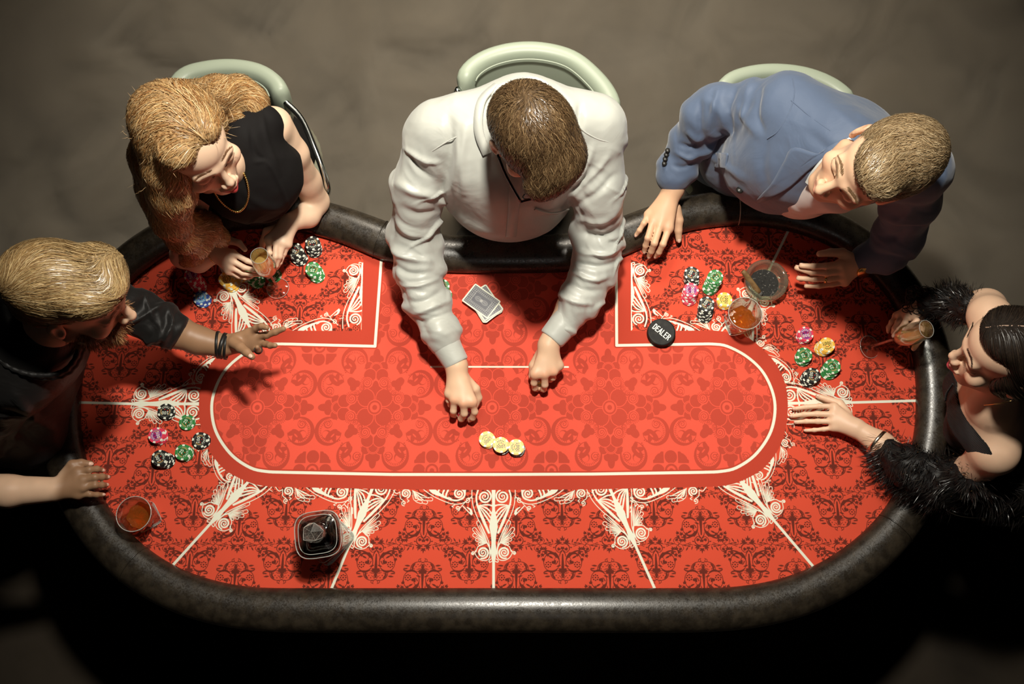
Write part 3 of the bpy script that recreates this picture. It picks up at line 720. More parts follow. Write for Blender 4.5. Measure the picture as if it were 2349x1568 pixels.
# ------------------------------------------------------------------ poker chips
CR, CTH = .0212, .0033
CHIPC = {'purple': ((.62, .05, .10), (.36, .07, .28), (225, 60, 85), (140, 45, 120)), 'green': ((.045, .25, .075), (.05, .22, .08), (50, 130, 65), (38, 105, 50)),
         'black': ((.012, .012, .012), (.02, .02, .02), (30, 30, 28), (36, 35, 32)), 'yellow': ((.86, .52, .09), (.85, .6, .2), (240, 185, 70), (235, 200, 95)),
         'blue': ((.07, .12, .38), (.12, .32, .6), (60, 85, 160), (80, 150, 205))}
M_white = mat('ivory_spot', (.74, .76, .68), .45)
CHIPM = {k: mat(k + '_chip_clay', v[0], .42, spec=.4) for k, v in CHIPC.items()}
NUM = {'purple': '500', 'green': '25', 'black': '100', 'yellow': '1000', 'blue': '10'}
def chip_face(k, n=200):
    base, inner = [np.array(v, np.float32) / 255 for v in CHIPC[k][2:]]
    g = (np.arange(n) + .5 - n / 2) / (n / 2); x, y = np.meshgrid(g, g); r = np.hypot(x, y); th = np.arctan2(y, x)
    im = np.broadcast_to(base, (n, n, 3)).copy()
    wh = np.array([.90, .92, .86], np.float32)
    spot_ = (np.abs(((th / (2 * PI) * 6) % 1) - .5) < .5 * .34) & (r > .78); im[spot_] = wh
    im[(r < .74)] = inner; ring = (np.abs(r - .70) < .022); im[ring] = (wh * .5 + inner * .5)
    cv = Canvas(n, n); c = n / 2
    st, wd = text_strokes(NUM[k]); sc_ = .42 * c; col = wh if k not in ('yellow',) else np.array([.12, .10, .05], np.float32)
    for s_ in st: cv.line([(c + (p[0] - wd / 2) * sc_, c + (.08 + p[1] * .85) * sc_) for p in s_], 3.2 if n > 150 else 2)
    A = cv.a[..., None]; im = im * (1 - A) + col * A
    cv = Canvas(n, n); st, wd = text_strokes('POKER')
    for i, ch in enumerate('POKER'):
        an = -PI / 2 + (i - 2) * .36
        for s_ in GLYPH[ch]:
            P = []
            for p in s_:
                lx = (p[0] - .3) * .17; ly = (p[1] - .5) * .17; a2 = an + PI / 2
                P.append((c + (.55 * math.cos(an) + lx * math.cos(a2) - ly * math.sin(a2)) * c, c + (.55 * math.sin(an) + lx * math.sin(a2) + ly * math.cos(a2)) * c))
            cv.line(P, 2.0)
    A = cv.a[..., None]; im = im * (1 - A) + col * A * 1.0 + im * A * 0
    for sx in (-1, 1):          # wheat-coloured arcs and little card suits
        cv = Canvas(n, n); cv.line([(c + .56 * c * math.cos(a), c + .56 * c * math.sin(a)) for a in (np.linspace(-.45, .75, 12) if sx > 0 else np.linspace(PI - .75, PI + .45, 12))], 6)
        A = cv.a[..., None] * .75; im = im * (1 - A) + np.array([.85, .68, .42], np.float32) * A
    for i, (sx, sy) in enumerate(((-.27, -.10), (-.1, -.24), (.1, -.24), (.27, -.10))):
        cv = Canvas(n, n); cv.dot(c + sx * c, c + sy * c, 7); A = cv.a[..., None]; im = im * (1 - A) + np.array([(.75, .1, .08), (.06, .06, .07)][i % 2], np.float32) * A
    return im
CHIPF = {k: image_mat(k + '_chip_print', make_image(k + '_chip_print', chip_face(k)), .4, .4) for k in CHIPC}
def chip_mesh(k):
    seg = 36; prof = [(.0001, 0), (CR - .0005, 0), (CR, .0005), (CR, CTH - .0005), (CR - .0005, CTH), (.0001, CTH)]
    V, F = lathe_arrays(prof, seg); F = F[0]; mi = np.zeros(len(F), int)
    for r_ in range(5):
        for j in range(seg):
            if r_ in (1, 2, 3) and (j % 6) in (2, 3): mi[r_ * seg + j] = 1
    m = np_mesh(k + '_chip', V, F, mi=mi); m.materials.append(CHIPM[k]); m.materials.append(M_white)
    return m
def inlay_mesh(k):
    seg = 36; a = np.arange(seg) * 2 * PI / seg; V = np.vstack([[[0, 0, CTH + .00012]], np.stack([(CR - .0004) * np.cos(a), (CR - .0004) * np.sin(a), np.full(seg, CTH + .00012)], 1)])
    F = np.array([[0, 1 + j, 1 + (j + 1) % seg] for j in range(seg)]); uv = np.vstack([[[.5, .5]], np.stack([.5 + .5 * np.cos(a), .5 + .5 * np.sin(a)], 1)])
    m = np_mesh(k + '_face', V, F, smooth=False, uv=uv); m.materials.append(CHIPF[k]); return m
CM = {k: chip_mesh(k) for k in CHIPC}; IM = {k: inlay_mesh(k) for k in CHIPC}
ORD = ['', 'second', 'third', 'fourth', 'fifth', 'sixth', 'seventh', 'eighth', 'ninth', 'tenth', 'eleventh', 'twelfth', 'thirteenth']
WORD = {'purple': 'purple-red 500', 'green': 'green 25', 'black': 'black 100', 'yellow': 'yellow 1000', 'blue': 'blue'}
def chip_at(k, P, rz, label, group=None, R=None):
    o = bpy.data.objects.new('poker_chip', CM[k]); COL.objects.link(o); o.location = P; o.rotation_euler = R or (0, 0, rz); tag(o, label, 'chip', group)
    f = bpy.data.objects.new('chip_face', IM[k]); COL.objects.link(f); f.parent = o
    return o
def stack(k, top, base, n, where, rz=0.0, under=None, jit=.0011):
    rg = random.Random(int(top[0] * 7 + top[1]))
    for i in range(n):
        t = i / max(1, n - 1); h = i * CTH + .0008
        px = base[0] + (top[0] - base[0]) * t; py = base[1] + (top[1] - base[1]) * t
        p = U(px, py, h + CTH * .5); kk = (under if under and i < n - 1 else k)
        j = 0 if i == n - 1 else jit
        P = (p[0] + rg.uniform(-j, j), p[1] + rg.uniform(-j, j), ZF + h)
        ang = math.radians(rz) if i == n - 1 else rg.uniform(0, 6.28)
        if n == 1: lab, gr = f'single {WORD[kk]} chip {where}', None
        elif i == n - 1: lab, gr = f'top {WORD[kk]} chip, stack {where}', None
        elif n == 2 or (i == 0 and n == 2): lab, gr = f'lower {WORD[kk]} chip, pair {where}', None
        else: lab, gr = f"{ORD[n - 1 - i]} chip down, {WORD[kk].split()[0]}, stack {where}", 'chips in the stack ' + where
        chip_at(kk, P, ang, lab, gr)
stack('purple', (440, 631), (459, 657), 12, "by the blonde woman's forearm", 118)
stack('yellow', (519, 640), (533, 653), 7, 'at the tip of the upper left scroll', 110)
stack('blue', (461, 683), (467, 689), 3, "nearest the bearded man's sleeve", 10)
stack('yellow', (552, 622), (560, 631), 4, "half hidden under the blonde woman's wrist", 50)
stack('green', (578, 629), (591, 646), 7, "just left of the blonde woman's glass foot", -20)
stack('green', (622, 624), (628, 632), 4, "behind the blonde woman's fingertips", 30)
stack('black', (676, 573), (689, 594), 9, "right beside the blonde woman's left hand", 150)
stack('black', (717, 558), (722, 576), 8, 'farthest up in the upper left box', 12)
stack('green', (718, 617), (729, 633), 7, 'below the tall black stacks at upper left', 170)
stack('black', (380, 943), (385, 946), 3, 'on the left scroll by the white line', 180)
stack('green', (429, 968), (431, 970), 2, 'just left of the oval band', 60)
stack('purple', (359, 998), (369, 1002), 5, 'lower left on the dark damask', -70)
stack('black', (459, 1009), (464, 1012), 3, 'touching the left edge of the oval band', 85)
stack('green', (420, 1037), (427, 1040), 4, 'lowest green one at lower left', 60)
stack('black', (366, 1050), (383, 1057), 7, 'lowest and slumped at lower left', 120)
stack('yellow', (1117, 1007), (1119, 1010), 3, 'leftmost of three at table centre', 225)
stack('yellow', (1149, 1020), (1152, 1025), 5, 'middle of three at table centre', 185, under='black')
stack('yellow', (1184, 1025), (1187, 1030), 5, 'rightmost of three at table centre', 270, under='black')
stack('green', (1019, 676), (1020, 677), 1, "under the edge of the dealer's left-hand sleeve", 0)
chip_at('green', (*U(1014, 657, .004)[:2], ZF + .0042), .5, "upper green 25 chip overlapping another by the dealer's sleeve")
stack('black', (1587, 628), (1586, 644), 7, 'farthest up in the upper right group', 60)
stack('green', (1641, 635), (1629, 661), 11, 'beside the ashtray', -140)
stack('purple', (1585, 665), (1580, 684), 8, 'leftmost of the group above the dealer button', -95)
stack('black', (1621, 697), (1616, 723), 10, 'standing on the white scrollwork by the whisky glass', 50)
stack('yellow', (1662, 687), (1661, 694), 4, 'touching the whisky glass on the right', -95)
stack('purple', (1848, 766), (1842, 773), 5, 'topmost of the far right group', -170)
stack('yellow', (1897, 791), (1886, 801), 7, "nearest the dark-haired woman's glass foot", 10)
stack('green', (1845, 814), (1840, 823), 6, 'left green one of the far right group', 110)
stack('green', (1910, 840), (1900, 853), 7, 'right green one of the far right group', 115)
stack('black', (1864, 861), (1852, 870), 6, 'lowest of the far right group', 75)
# ------------------------------------------------------------------ dealer button
M_puck = mat('black_matte_plastic', (.010, .0095, .009), .6, spec=.3, bump=(220, .3, .0004), noise=(60, (.028, .026, .022), .5, .75))
M_print = mat('white_ink', (.78, .78, .70), .6)
pb = U(1515, 766, .0)
V, F = lathe_arrays([(.0001, 0), (.036, 0), (.038, .002), (.038, .007), (.0365, .009), (.0365, .012), (.038, .014), (.038, .019), (.036, .021), (.033, .0207), (.0001, .0205)], 48)
t = thing('dealer_button', 'round black dealer button lettered DEALER, lying across the white line', 'dealer button', (pb[0], pb[1], ZF))
o = link('disc', np_mesh('disc', V, F), M_puck, t); o.location = (0, 0, .0006)
st, wd = text_strokes('DEALER', .74); parts = []
for s_ in st:
    Q = np.array(s_, float); sc_ = .0125; P = np.column_stack([(Q[:, 0] - wd / 2) * sc_, (Q[:, 1] - .5) * .0155, np.full(len(Q), .0214)])
    for a, b in zip(P[:-1], P[1:]):
        a = a + [0, 0, len(parts) * .000012]; b = b + [0, 0, len(parts) * .000012]
        d = nrm(b - a); e = d * .0011; s2 = np.cross(d, [0, 0, 1]) * .0012
        parts.append((np.array([a - e - s2, b + e - s2, b + e + s2, a - e + s2]), [np.array([[0, 1, 2, 3]])]))
V, F = merge(parts); o = link('lettering', np_mesh('lettering', V, F, smooth=False), M_print, t); o.rotation_euler = (0, 0, math.radians(-41)); o['label'] = 'white capital lettering DEALER'
# ------------------------------------------------------------------ deck of cards
def card_back(w_=300, h_=210):
    im = np.zeros((h_, w_, 3), np.float32); im[:] = np.array([.83, .84, .76])
    D = np.array([.23, .23, .27], np.float32); cv = Canvas(w_, h_)
    cv.poly([(13, 13), (w_ - 13, 13), (w_ - 13, h_ - 13), (13, h_ - 13)]); A = cv.a[..., None]; im = im * (1 - A) + D * A
    cv = Canvas(w_, h_)
    for i in range(15):
        for j in range(10):
            x, y = 25 + i * 18, 24 + j * 18
            if 62 < x < w_ - 62 and 58 < y < h_ - 58: continue
            cv.line(spiral_pts(x, y, 7.5, 1.4, (i * 3 + j) * 1.3, (-1) ** (i + j), 1), 1.3)
    for rct in ((58, 54),): cv.line([(58, 54), (w_ - 58, 54), (w_ - 58, h_ - 54), (58, h_ - 54), (58, 54)], 1.6)
    for sx in (-1, 1):
        for k in (0, 7): cv.line([(w_ / 2 + sx * 36 + (32 - k) * math.cos(a), h_ / 2 + (21 - k) * math.sin(a)) for a in np.linspace(0, 2 * PI, 30)], 1.3)
        for j in range(3): cv.line(spiral_pts(w_ / 2 + sx * (24 + j * 12), h_ / 2, 6, 1.3, j, 1, 1), 1.1)
    cv.dot(w_ / 2, h_ / 2, 15); 
    A = cv.a[..., None] * .7; im = im * (1 - A) + np.array([.72, .72, .68], np.float32) * A
    return im
M_card = image_mat('card_back_print', make_image('card_back_print', card_back()), .35, .4); M_cardw = mat('card_edge', (.72, .72, .64), .5)
def card_mesh():
    W_, H_, r = .0445, .0315, .004; P = []
    for cx, cy, a0 in ((W_ - r, H_ - r, 0), (-W_ + r, H_ - r, 90), (-W_ + r, -H_ + r, 180), (W_ - r, -H_ + r, 270)):
        for k in range(4): a = math.radians(a0 + 30 * k); P.append((cx + r * math.cos(a), cy + r * math.sin(a)))
    n = len(P); P = np.array(P); V = np.vstack([np.column_stack([P, np.zeros(n)]), np.column_stack([P, np.full(n, .0006)]), [[0, 0, .0006]], [[0, 0, 0]]])
    F4 = np.array([[j, (j + 1) % n, n + (j + 1) % n, n + j] for j in range(n)]); F3 = np.array([[2 * n, n + j, n + (j + 1) % n] for j in range(n)] + [[2 * n + 1, (j + 1) % n, j] for j in range(n)])
    uv = np.column_stack([V[:, 0] / (2 * W_) + .5, V[:, 1] / (2 * H_) + .5]); m = np_mesh('playing_card', V, [F3, F4], smooth=False, uv=uv, mi=[0] * len(F3) + [1] * len(F4))
    m.materials.append(M_card); m.materials.append(M_cardw); return m
CMESH = card_mesh(); rg = random.Random(4)
for i in range(22):
    h = i * .00064 + .0005
    if i == 21: px, py, a = 1104, 690, -36.5
    elif i > 17: px, py, a = 1113, 694, -56 + rg.uniform(-1, 1)
    else: px, py, a = 1112, 698, -57 + (i % 3) * 2.2 + rg.uniform(-2, 2)
    p = U(px, py, h); o = bpy.data.objects.new('playing_card', CMESH); COL.objects.link(o); o.location = (p[0], p[1], ZF + h); o.rotation_euler = (0, 0, math.radians(a))
    if i == 21: tag(o, 'face-down card on top of the deck, turned across the rest', 'playing card', 'deck of cards')
    else: tag(o, 'face-down playing card in the deck below the turned top card', 'playing card', 'deck of cards')
# ------------------------------------------------------------------ glassware
def thin(name, tint, ior=1.45, mixf=.5, gl=(1, 1, 1), rough=.02, body=0.0, bcol=(1, 1, 1)):
    """glass that bends part of the light and lets part straight through"""
    m = bpy.data.materials.new(name); m.use_nodes = True; nt = m.node_tree; N = nt.nodes; N.clear(); L = nt.links
    o = N.new('ShaderNodeOutputMaterial'); t = N.new('ShaderNodeBsdfTransparent'); t.inputs[0].default_value = (*tint, 1)
    g = N.new('ShaderNodeBsdfGlass'); g.inputs['Color'].default_value = (*gl, 1); g.inputs['IOR'].default_value = ior; g.inputs['Roughness'].default_value = rough
    gs = N.new('ShaderNodeBsdfGlossy'); gs.inputs['Roughness'].default_value = .06; fr = N.new('ShaderNodeLayerWeight'); fr.inputs['Blend'].default_value = .42
    a = N.new('ShaderNodeMixShader'); a.inputs[0].default_value = mixf; L.new(t.outputs[0], a.inputs[1]); L.new(g.outputs[0], a.inputs[2])
    b = N.new('ShaderNodeMixShader'); L.new(fr.outputs['Facing'], b.inputs[0]); L.new(a.outputs[0], b.inputs[1]); L.new(gs.outputs[0], b.inputs[2])
    mr = N.new('ShaderNodeMath'); mr.operation = 'MULTIPLY'; mr.inputs[1].default_value = .75; L.new(fr.outputs['Facing'], mr.inputs[0]); L.new(mr.outputs[0], b.inputs[0])
    if body:
        df = N.new('ShaderNodeBsdfDiffuse'); df.inputs[0].default_value = (*bcol, 1); tr = N.new('ShaderNodeBsdfTranslucent'); tr.inputs[0].default_value = (*bcol, 1); ad = N.new('ShaderNodeMixShader'); L.new(df.outputs[0], ad.inputs[1]); L.new(tr.outputs[0], ad.inputs[2])
        c = N.new('ShaderNodeMixShader'); c.inputs[0].default_value = body; L.new(b.outputs[0], c.inputs[1]); L.new(ad.outputs[0], c.inputs[2]); b = c
    L.new(b.outputs[0], o.inputs['Surface']); return m
M_glass = thin('clear_glass', (.97, .98, .96), 1.45, .16)
M_whisky = thin('amber_whisky', (.92, .50, .16), 1.33, .35, (.95, .55, .2), body=.22, bcol=(.75, .26, .04))
M_darkw = thin('dark_brown_spirit', (.14, .035, .02), 1.33, .4, (.22, .05, .03))
M_wine = thin('pale_wine', (.97, .86, .55), 1.33, .25, (.98, .88, .5), body=.62, bcol=(.88, .64, .20))
M_glint = mat('painted_edge_glint', (.75, .78, .72), .08, spec=1.0, trans=.55)  # whitish colour that paints bright highlights along glass edges
def sq(a, n_): return (np.abs(np.cos(a)) ** n_ + np.abs(np.sin(a)) ** n_) ** (-1 / n_)
def tumbler(name, base, rz, label, rim_off, s=1.0, lean=(0, 0)):
    t = thing(name, label, 'glass', (base[0], base[1], ZF)); t.rotation_euler = (lean[0], lean[1], rz)
    H = .088 * s; R0, R1 = .030 * s, .043 * s
    def sh(a, z, r):
        k = min(1, max(0, z / H)); sqr = sq(a, 2 + 5 * (1 - k) ** 1.5) ; fac = 1 + .05 * math.sin(k * PI) * np.cos(8 * a)
        return r * (sqr * (1 - k) + k) * fac, a + .9 * k
    prof = [(.0001, 0), (R0 * .9, 0), (R0, .003), (R0 * 1.02, .02), ((R0 + R1) / 2, .05 * s), (R1, H - .001), (R1 - .0012, H), (R1 - .0026, H - .001), ((R0 + R1) / 2 - .004, .05 * s), (R0 * .86, .022 * s), (R0 * .6, .014 * s), (.0001, .012 * s)]
    V, F = lathe_arrays(prof, 48, sh); link('glass_body', np_mesh('glass_body', V, F), M_glass, t)
    a_ = np.linspace(0, 2 * PI, 48, endpoint=False); q_, w_ = sh(a_, .002, R0); tube('base_edge_glint', np.stack([q_ * np.cos(w_), q_ * np.sin(w_), np.full(48, .002)], 1), .0009, M_glint, 6, closed=True, parent=t)  # pale tubes on base, facets and lip stand in for highlights
    for k_ in range(4): P_ = [(lambda q, w: (q[0] * math.cos(w[0]), q[0] * math.sin(w[0]), z_))(*sh(np.array([PI / 4 + k_ * PI / 2]), z_, R0 + (R1 - R0) * z_ / H)) for z_ in np.linspace(.003, .06 * s, 10)]; tube('facet_edge', P_, np.linspace(.0009, .0002, 10), M_glint, 6, parent=t)
    tube('rim_glint', [((R1 - .0008) * math.cos(a), (R1 - .0008) * math.sin(a), H - .0003) for a in np.linspace(0, 2 * PI, 48, endpoint=False)], .0011, M_glint, 6, closed=True, parent=t)
    def sh2(a, z, r): return sh(a, z, r)
    lp = [(.0001, .0135 * s), (R0 * .58, .0155 * s), (R0 * .84, .0235 * s), ((R0 + R1) / 2 - .0055, .046 * s), ((R0 + R1) / 2 - .0065, .047 * s), (.0001, .0465 * s)]
    V, F = lathe_arrays(lp, 48, sh2); o = link('whisky', np_mesh('whisky', V, F), M_whisky, t); o['label'] = 'amber whisky'
    return t
p = U(338, 1186, 0); tumbler('whisky_glass', p, .5, 'tilt-looking cut whisky tumbler by the lower left rail', None, 1.02)
p = U(1691, 742, 0); tumbler('whisky_glass', p, .2, 'cut whisky tumbler overlapping the ashtray at upper right', None, 1.05)
def stem_glass(foot, toward, tilt, label, s=1.0, rz=0):
    t = thing('wine_glass', label, 'glass', (foot[0], foot[1], ZF + .0015))
    prof = [(.0001, 0), (.031, .0), (.0318, .0012), (.029, .0022), (.010, .006), (.0045, .012), (.0038, .03), (.0036, .085), (.006, .094), (.016, .106), (.0265, .125), (.0300, .145), (.0290, .165), (.0235, .205), (.0225, .209), (.0222, .205), (.0278, .165), (.0286, .145), (.0252, .126), (.015, .108), (.004, .099), (.0001, .0985)]
    V, F = lathe_arrays(np.array(prof) * s, 40); o = link('glass_body', np_mesh('glass_body', V, F), M_glass, t)
    for rr_, zz_, th_ in ((.0229, .2085, .0007), (.0314, .0014, .0007)): o = tube('rim_glint', [(rr_ * s * math.cos(a), rr_ * s * math.sin(a), zz_ * s) for a in np.linspace(0, 2 * PI, 40, endpoint=False)], th_, M_glint, 6, closed=True, parent=t)  # pale rings at lip and foot paint the edge highlights
    lp = [(.0001, .0992), (.004, .0998), (.0146, .1088), (.0245, .1265), (.0278, .1445), (.0272, .158), (.0268, .159), (.0001, .1588)]
    V, F = lathe_arrays(np.array(lp) * s, 40); o = link('wine', np_mesh('wine', V, F), M_wine, t); o['label'] = 'pale golden wine'
    ax = Vector((0, 0, 1)).cross(Vector((*toward, 0))).normalized(); t.rotation_mode = 'QUATERNION'
    from mathutils import Quaternion
    t.rotation_quaternion = Quaternion(ax, math.radians(tilt)); t.location.z = ZF + .0015 + .031 * s * math.sin(math.radians(tilt)) * .0 + .0315 * math.sin(math.radians(tilt)) * .5
    return t
stem_glass(U(638, 662, 0), (0, 1), 5, "stemmed glass of golden wine held in the blonde woman's fingers", .97)
stem_glass(U(1992, 797, 0), (1, -.12), 20, "tilted stemmed glass in the dark-haired woman's hand", .99)
# decanter
dp = U(752, 1234, 0); t = thing('decanter', 'square twisted glass decanter of dark spirit with faceted stopper', 'decanter', (dp[0], dp[1], ZF)); t.rotation_euler = (0, 0, math.radians(8))
def dsh(a, z, r):
    k = min(1, max(0, z / .125)); an = a + .75 * (1 - k)
    return r * (sq(a, 3.4 + 4 * (1 - k) ** 2)), an
prof = [(.0001, 0), (.050, 0), (.053, .004), (.050, .03), (.050, .08), (.056, .112), (.0575, .120), (.055, .127), (.045, .131), (.026, .134), (.018, .142), (.0175, .158), (.021, .162), (.019, .163), (.0145, .160), (.0145, .142), (.024, .128), (.050, .119), (.051, .110), (.0455, .08), (.045, .02), (.04, .013), (.0001, .011)]
V, F = lathe_arrays(prof, 56, lambda a, z, r: dsh(a, z, r) if z < .136 else (np.full(len(a), r), a)); link('glass_body', np_mesh('glass_body', V, F), M_glass, t)
prof = [(.0001, .0115), (.039, .0135), (.0443, .0205), (.0448, .08), (.0500, .1085), (.049, .1105), (.0001, .1105)]
V, F = lathe_arrays(prof, 56, dsh); o = link('spirit', np_mesh('spirit', V, F), M_darkw, t); o['label'] = 'dark brown spirit'
bm = bmesh.new(); bmesh.ops.create_icosphere(bm, subdivisions=1, radius=.0275)
rg = random.Random(3)
for v in bm.verts: v.co *= 1 + rg.uniform(-.16, .12); v.co.z = v.co.z * .72 + .186
bmesh.ops.create_cone(bm, segments=12, radius1=.0125, radius2=.0138, depth=.03, matrix=Matrix.Translation((0, 0, .158)), cap_ends=True)
me = bpy.data.meshes.new('stopper'); bm.to_mesh(me); bm.free(); o = link('stopper', me, thin('cut_glass', (.85, .85, .83), 1.5, .6, rough=.01, body=.03, bcol=(.6, .6, .56)), t); o['label'] = 'clear faceted glass stopper'
fe = link('facet_glints', me.copy(), None, o); fe.data.materials.clear(); fe.data.materials.append(M_glint); md = fe.modifiers.new('edges', 'WIREFRAME'); md.thickness = .0011; md.use_even_offset = False  # pale wire over the facets imitates bright edge refractions
for r_, z_, th_ in ((.0560, .1265, .0010), (.0465, .1308, .0009), (.0500, .031, .0006), (.0528, .004, .0011)):
    a_ = np.linspace(0, 2 * PI, 56, endpoint=False); rr_, an_ = dsh(a_, z_, r_); tube('glass_edge_glint', np.stack([rr_ * np.cos(an_), rr_ * np.sin(an_), np.full(56, z_)], 1), th_, M_glint, 6, closed=True, parent=t)  # pale rings paint glints on the decanter's edges
# ashtray with cigar
ap = U(1751, 652, 0); M_ashglass = thin('smoky_glass', (.84, .86, .74), 1.45, .5, (.9, .92, .82), body=.16, bcol=(.62, .64, .50))
t = thing('ashtray', 'round notched glass ashtray full of dark ash', 'ashtray', (ap[0], ap[1], ZF)); t.rotation_euler = (0, 0, .4)
def ash_sh(a, z, r):
    cut = np.zeros(len(a))
    return np.full(len(a), r), a
prof = [(.0001, .0005), (.050, .0005), (.055, .004), (.058, .018), (.060, .036), (.058, .040), (.050, .041), (.0475, .038), (.045, .022), (.043, .012), (.040, .0085), (.0001, .008)]
V, F = lathe_arrays(prof, 72); V = V.reshape(len(prof), 72, 3); 
for k in range(72):
    a = k / 72 * 4 % 1; nt_ = math.exp(-((a - .5) / .07) ** 2) * .010
    for i in range(4, 8): V[i, k, 2] -= nt_
link('glass_bowl', np_mesh('glass_bowl', V.reshape(-1, 3), F), M_ashglass, t)
M_ash = mat('black_ash', (.02, .019, .017), .9, noise=(160, (.30, .28, .25), .60, .74), bump=(300, .8, .002))
g = 30; rr, aa = np.meshgrid(np.linspace(.0005, .0415, 14), np.arange(g) * 2 * PI / g, indexing='ij')
Vv = np.stack([rr * np.cos(aa), rr * np.sin(aa), .0100 + .004 * vnoise(np.stack([rr * np.cos(aa) * 160, rr * np.sin(aa) * 160, rr * 0], -1)) - 9 * np.maximum(rr - .034, 0) ** 2 * 8], -1).reshape(-1, 3)
i = np.arange(13)[:, None]; j = np.arange(g)[None]; F = np.stack([i * g + j, (i + 1) * g + j, (i + 1) * g + (j + 1) % g, i * g + (j + 1) % g], -1).reshape(-1, 4)
o = link('ash', np_mesh('ash', Vv, F, smooth=False), M_ash, t); o['kind'] = 'stuff'
a_, b_ = U(1704, 621, .052), U(1741, 671, .019)
M_cigar = mat('tobacco_leaf', (.16, .085, .03), .6, bump=(120, .6, .001), noise=(60, (.25, .15, .06), .4, .6))
cg = thing('cigar', 'half-smoked brown cigar leaning in the ashtray', 'cigar', b_)
P = [a_ + (b_ - a_) * k for k in np.linspace(0, 1, 10)]; o = tube('cigar_body', P, [.0058, .0073, .0078, .0080, .0082, .0083, .0083, .0083, .0083, .0080], M_cigar, 16); attach(o, cg)
M_ashtip = mat('grey_ash', (.10, .095, .09), .9, bump=(400, .8, .001)); d = nrm(b_ - a_); o = tube('ash_tip', [b_ + d * k for k in (0, .004, .008, .010)], [.0081, .0080, .0070, .004], M_ashtip, 16); attach(o, cg)
# ------------------------------------------------------------------ chairs
M_pad = mat('pale_green_leatherette', (.30, .345, .27), .42, spec=.5, bump=(60, .12, .001))
M_padd = mat('dark_leatherette', (.03, .03, .028), .4)
M_chrome = mat('chrome_tube', (.75, .78, .76), .16, metal=1.0)
def chair(arc, h, thick, label, mat_, hand=None, seat=None, part=None, tubes=()):
    A = np.array([U(x, y, h) for x, y in arc]); c = A.mean(0)
    seat_c = U(*seat, -.27) if seat is not None else c
    t = thing('bar_chair', label, 'chair', (seat_c[0], seat_c[1], 0))
    P = smooth_path(A, 40); n = len(P); T = nrm(np.gradient(P, axis=0)); N = np.stack([T[:, 1], -T[:, 0], T[:, 2] * 0], 1)
    hh = .085; q = 18; an = np.arange(q) * 2 * PI / q; Vv = []
    for i in range(n):
        e = min(i, n - 1 - i) / (n - 1); k = min(1, math.sqrt(max(1e-4, e / .06))) if e < .06 else 1
        k = max(k, .12)
        for a in an:
            ca, sa = math.cos(a), math.sin(a); x = math.copysign(abs(ca) ** .6, ca) * thick * k; z = math.copysign(abs(sa) ** .6, sa) * hh * (.45 + .55 * k)
            Vv.append(P[i] + N[i] * (x - z * .12) + np.array([0, 0, z - hh]))
    i = np.arange(n - 1)[:, None]; j = np.arange(q)[None]; F = np.stack([i * q + j, i * q + (j + 1) % q, (i + 1) * q + (j + 1) % q, (i + 1) * q + j], -1).reshape(-1, 4)
    Vv = np.array(Vv); Vv = np.vstack([Vv, P[0] - [0, 0, hh], P[-1] - [0, 0, hh]]); L_ = n * q
    F3 = np.array([[L_, (j + 1) % q, j] for j in range(q)] + [[L_ + 1, (n - 1) * q + j, (n - 1) * q + (j + 1) % q] for j in range(q)])
    attach(link('backrest', np_mesh('backrest', Vv, [F3, F]), mat_), t)
    pip = [P[i] + N[i] * sd * thick * .86 + np.array([0, 0, -.012]) for sd in (1,) for i in range(2, n - 2)]
    attach(tube('piping', pip, .0022, mat_, 6), t)
    if seat is not None:
        S = Sdf(); S.ell(seat_c - [0, 0, .05], (.20, .19, .045)); Vs, Q = S.mesh(.012); attach(link('seat', np_mesh('seat', Vs, Q), mat_), t)
        attach(tube('pole', [(seat_c[0], seat_c[1], .03), (seat_c[0], seat_c[1], seat_c[2] - .07)], .03, M_chrome, 20), t)
        V, F = lathe_arrays([(.0001, 0), (.20, 0), (.205, .008), (.06, .03), (.03, .05), (.0001, .05)], 40); attach(link('base', np_mesh('base', V + [seat_c[0], seat_c[1], .001], F), M_chrome), t)
        for k in (0, -1):
            e = P[k] - [0, 0, .10]; m_ = (e + seat_c - [0, 0, .03]) / 2 + nrm(e - c) * .05; m_[2] = e[2] - .12
            attach(tube('frame_tube', smooth_path([e, m_, seat_c + (e - seat_c) * .55 * np.array([1, 1, 0]) - [0, 0, .06], seat_c - [0, 0, .075]], 24), .011, M_chrome, 10), t)
    for tp in tubes:
        attach(tube('arm_tube', smooth_path([U(*q_) for q_ in tp], 40), .0095, M_chrome, 12), t)
    return t
chair([(1064, 196), (1080, 158), (1120, 130), (1180, 114), (1245, 114), (1310, 132), (1362, 174), (1394, 218), (1404, 262)], .22, .029, "pale green bar chair behind the dealer's back", M_pad, seat=(1180, 400), tubes=[[(1052, 205, .19), (1036, 235, .13), (1045, 300, .02), (1075, 380, -.20)]])
chair([(392, 215), (420, 172), (470, 156), (530, 152), (585, 162), (622, 186), (640, 222)], .20, .028, "pale green bar chair behind the blonde woman", M_pad, seat=(592, 355), tubes=[[(648, 228, .16), (690, 270, .14), (722, 340, .12), (744, 400, .09), (752, 440, .04), (740, 440, -.10), (700, 420, -.20)]])
chair([(1655, 215), (1685, 180), (1740, 164), (1800, 162), (1860, 172), (1915, 196), (1960, 235)], .18, .026, "pale olive bar chair behind the blue-jacketed man", M_pad, seat=(1690, 350))
chair([(2380, 980), (2400, 1060), (2390, 1130), (2350, 1168), (2300, 1178)], -.02, .028, "black bar chair under the dark-haired woman at lower right", M_padd, seat=(2400, 960), tubes=[[(2300, 1172, -.06), (2240, 1180, -.05), (2190, 1172, -.05), (2160, 1150, -.07), (2170, 1120, -.12)]])
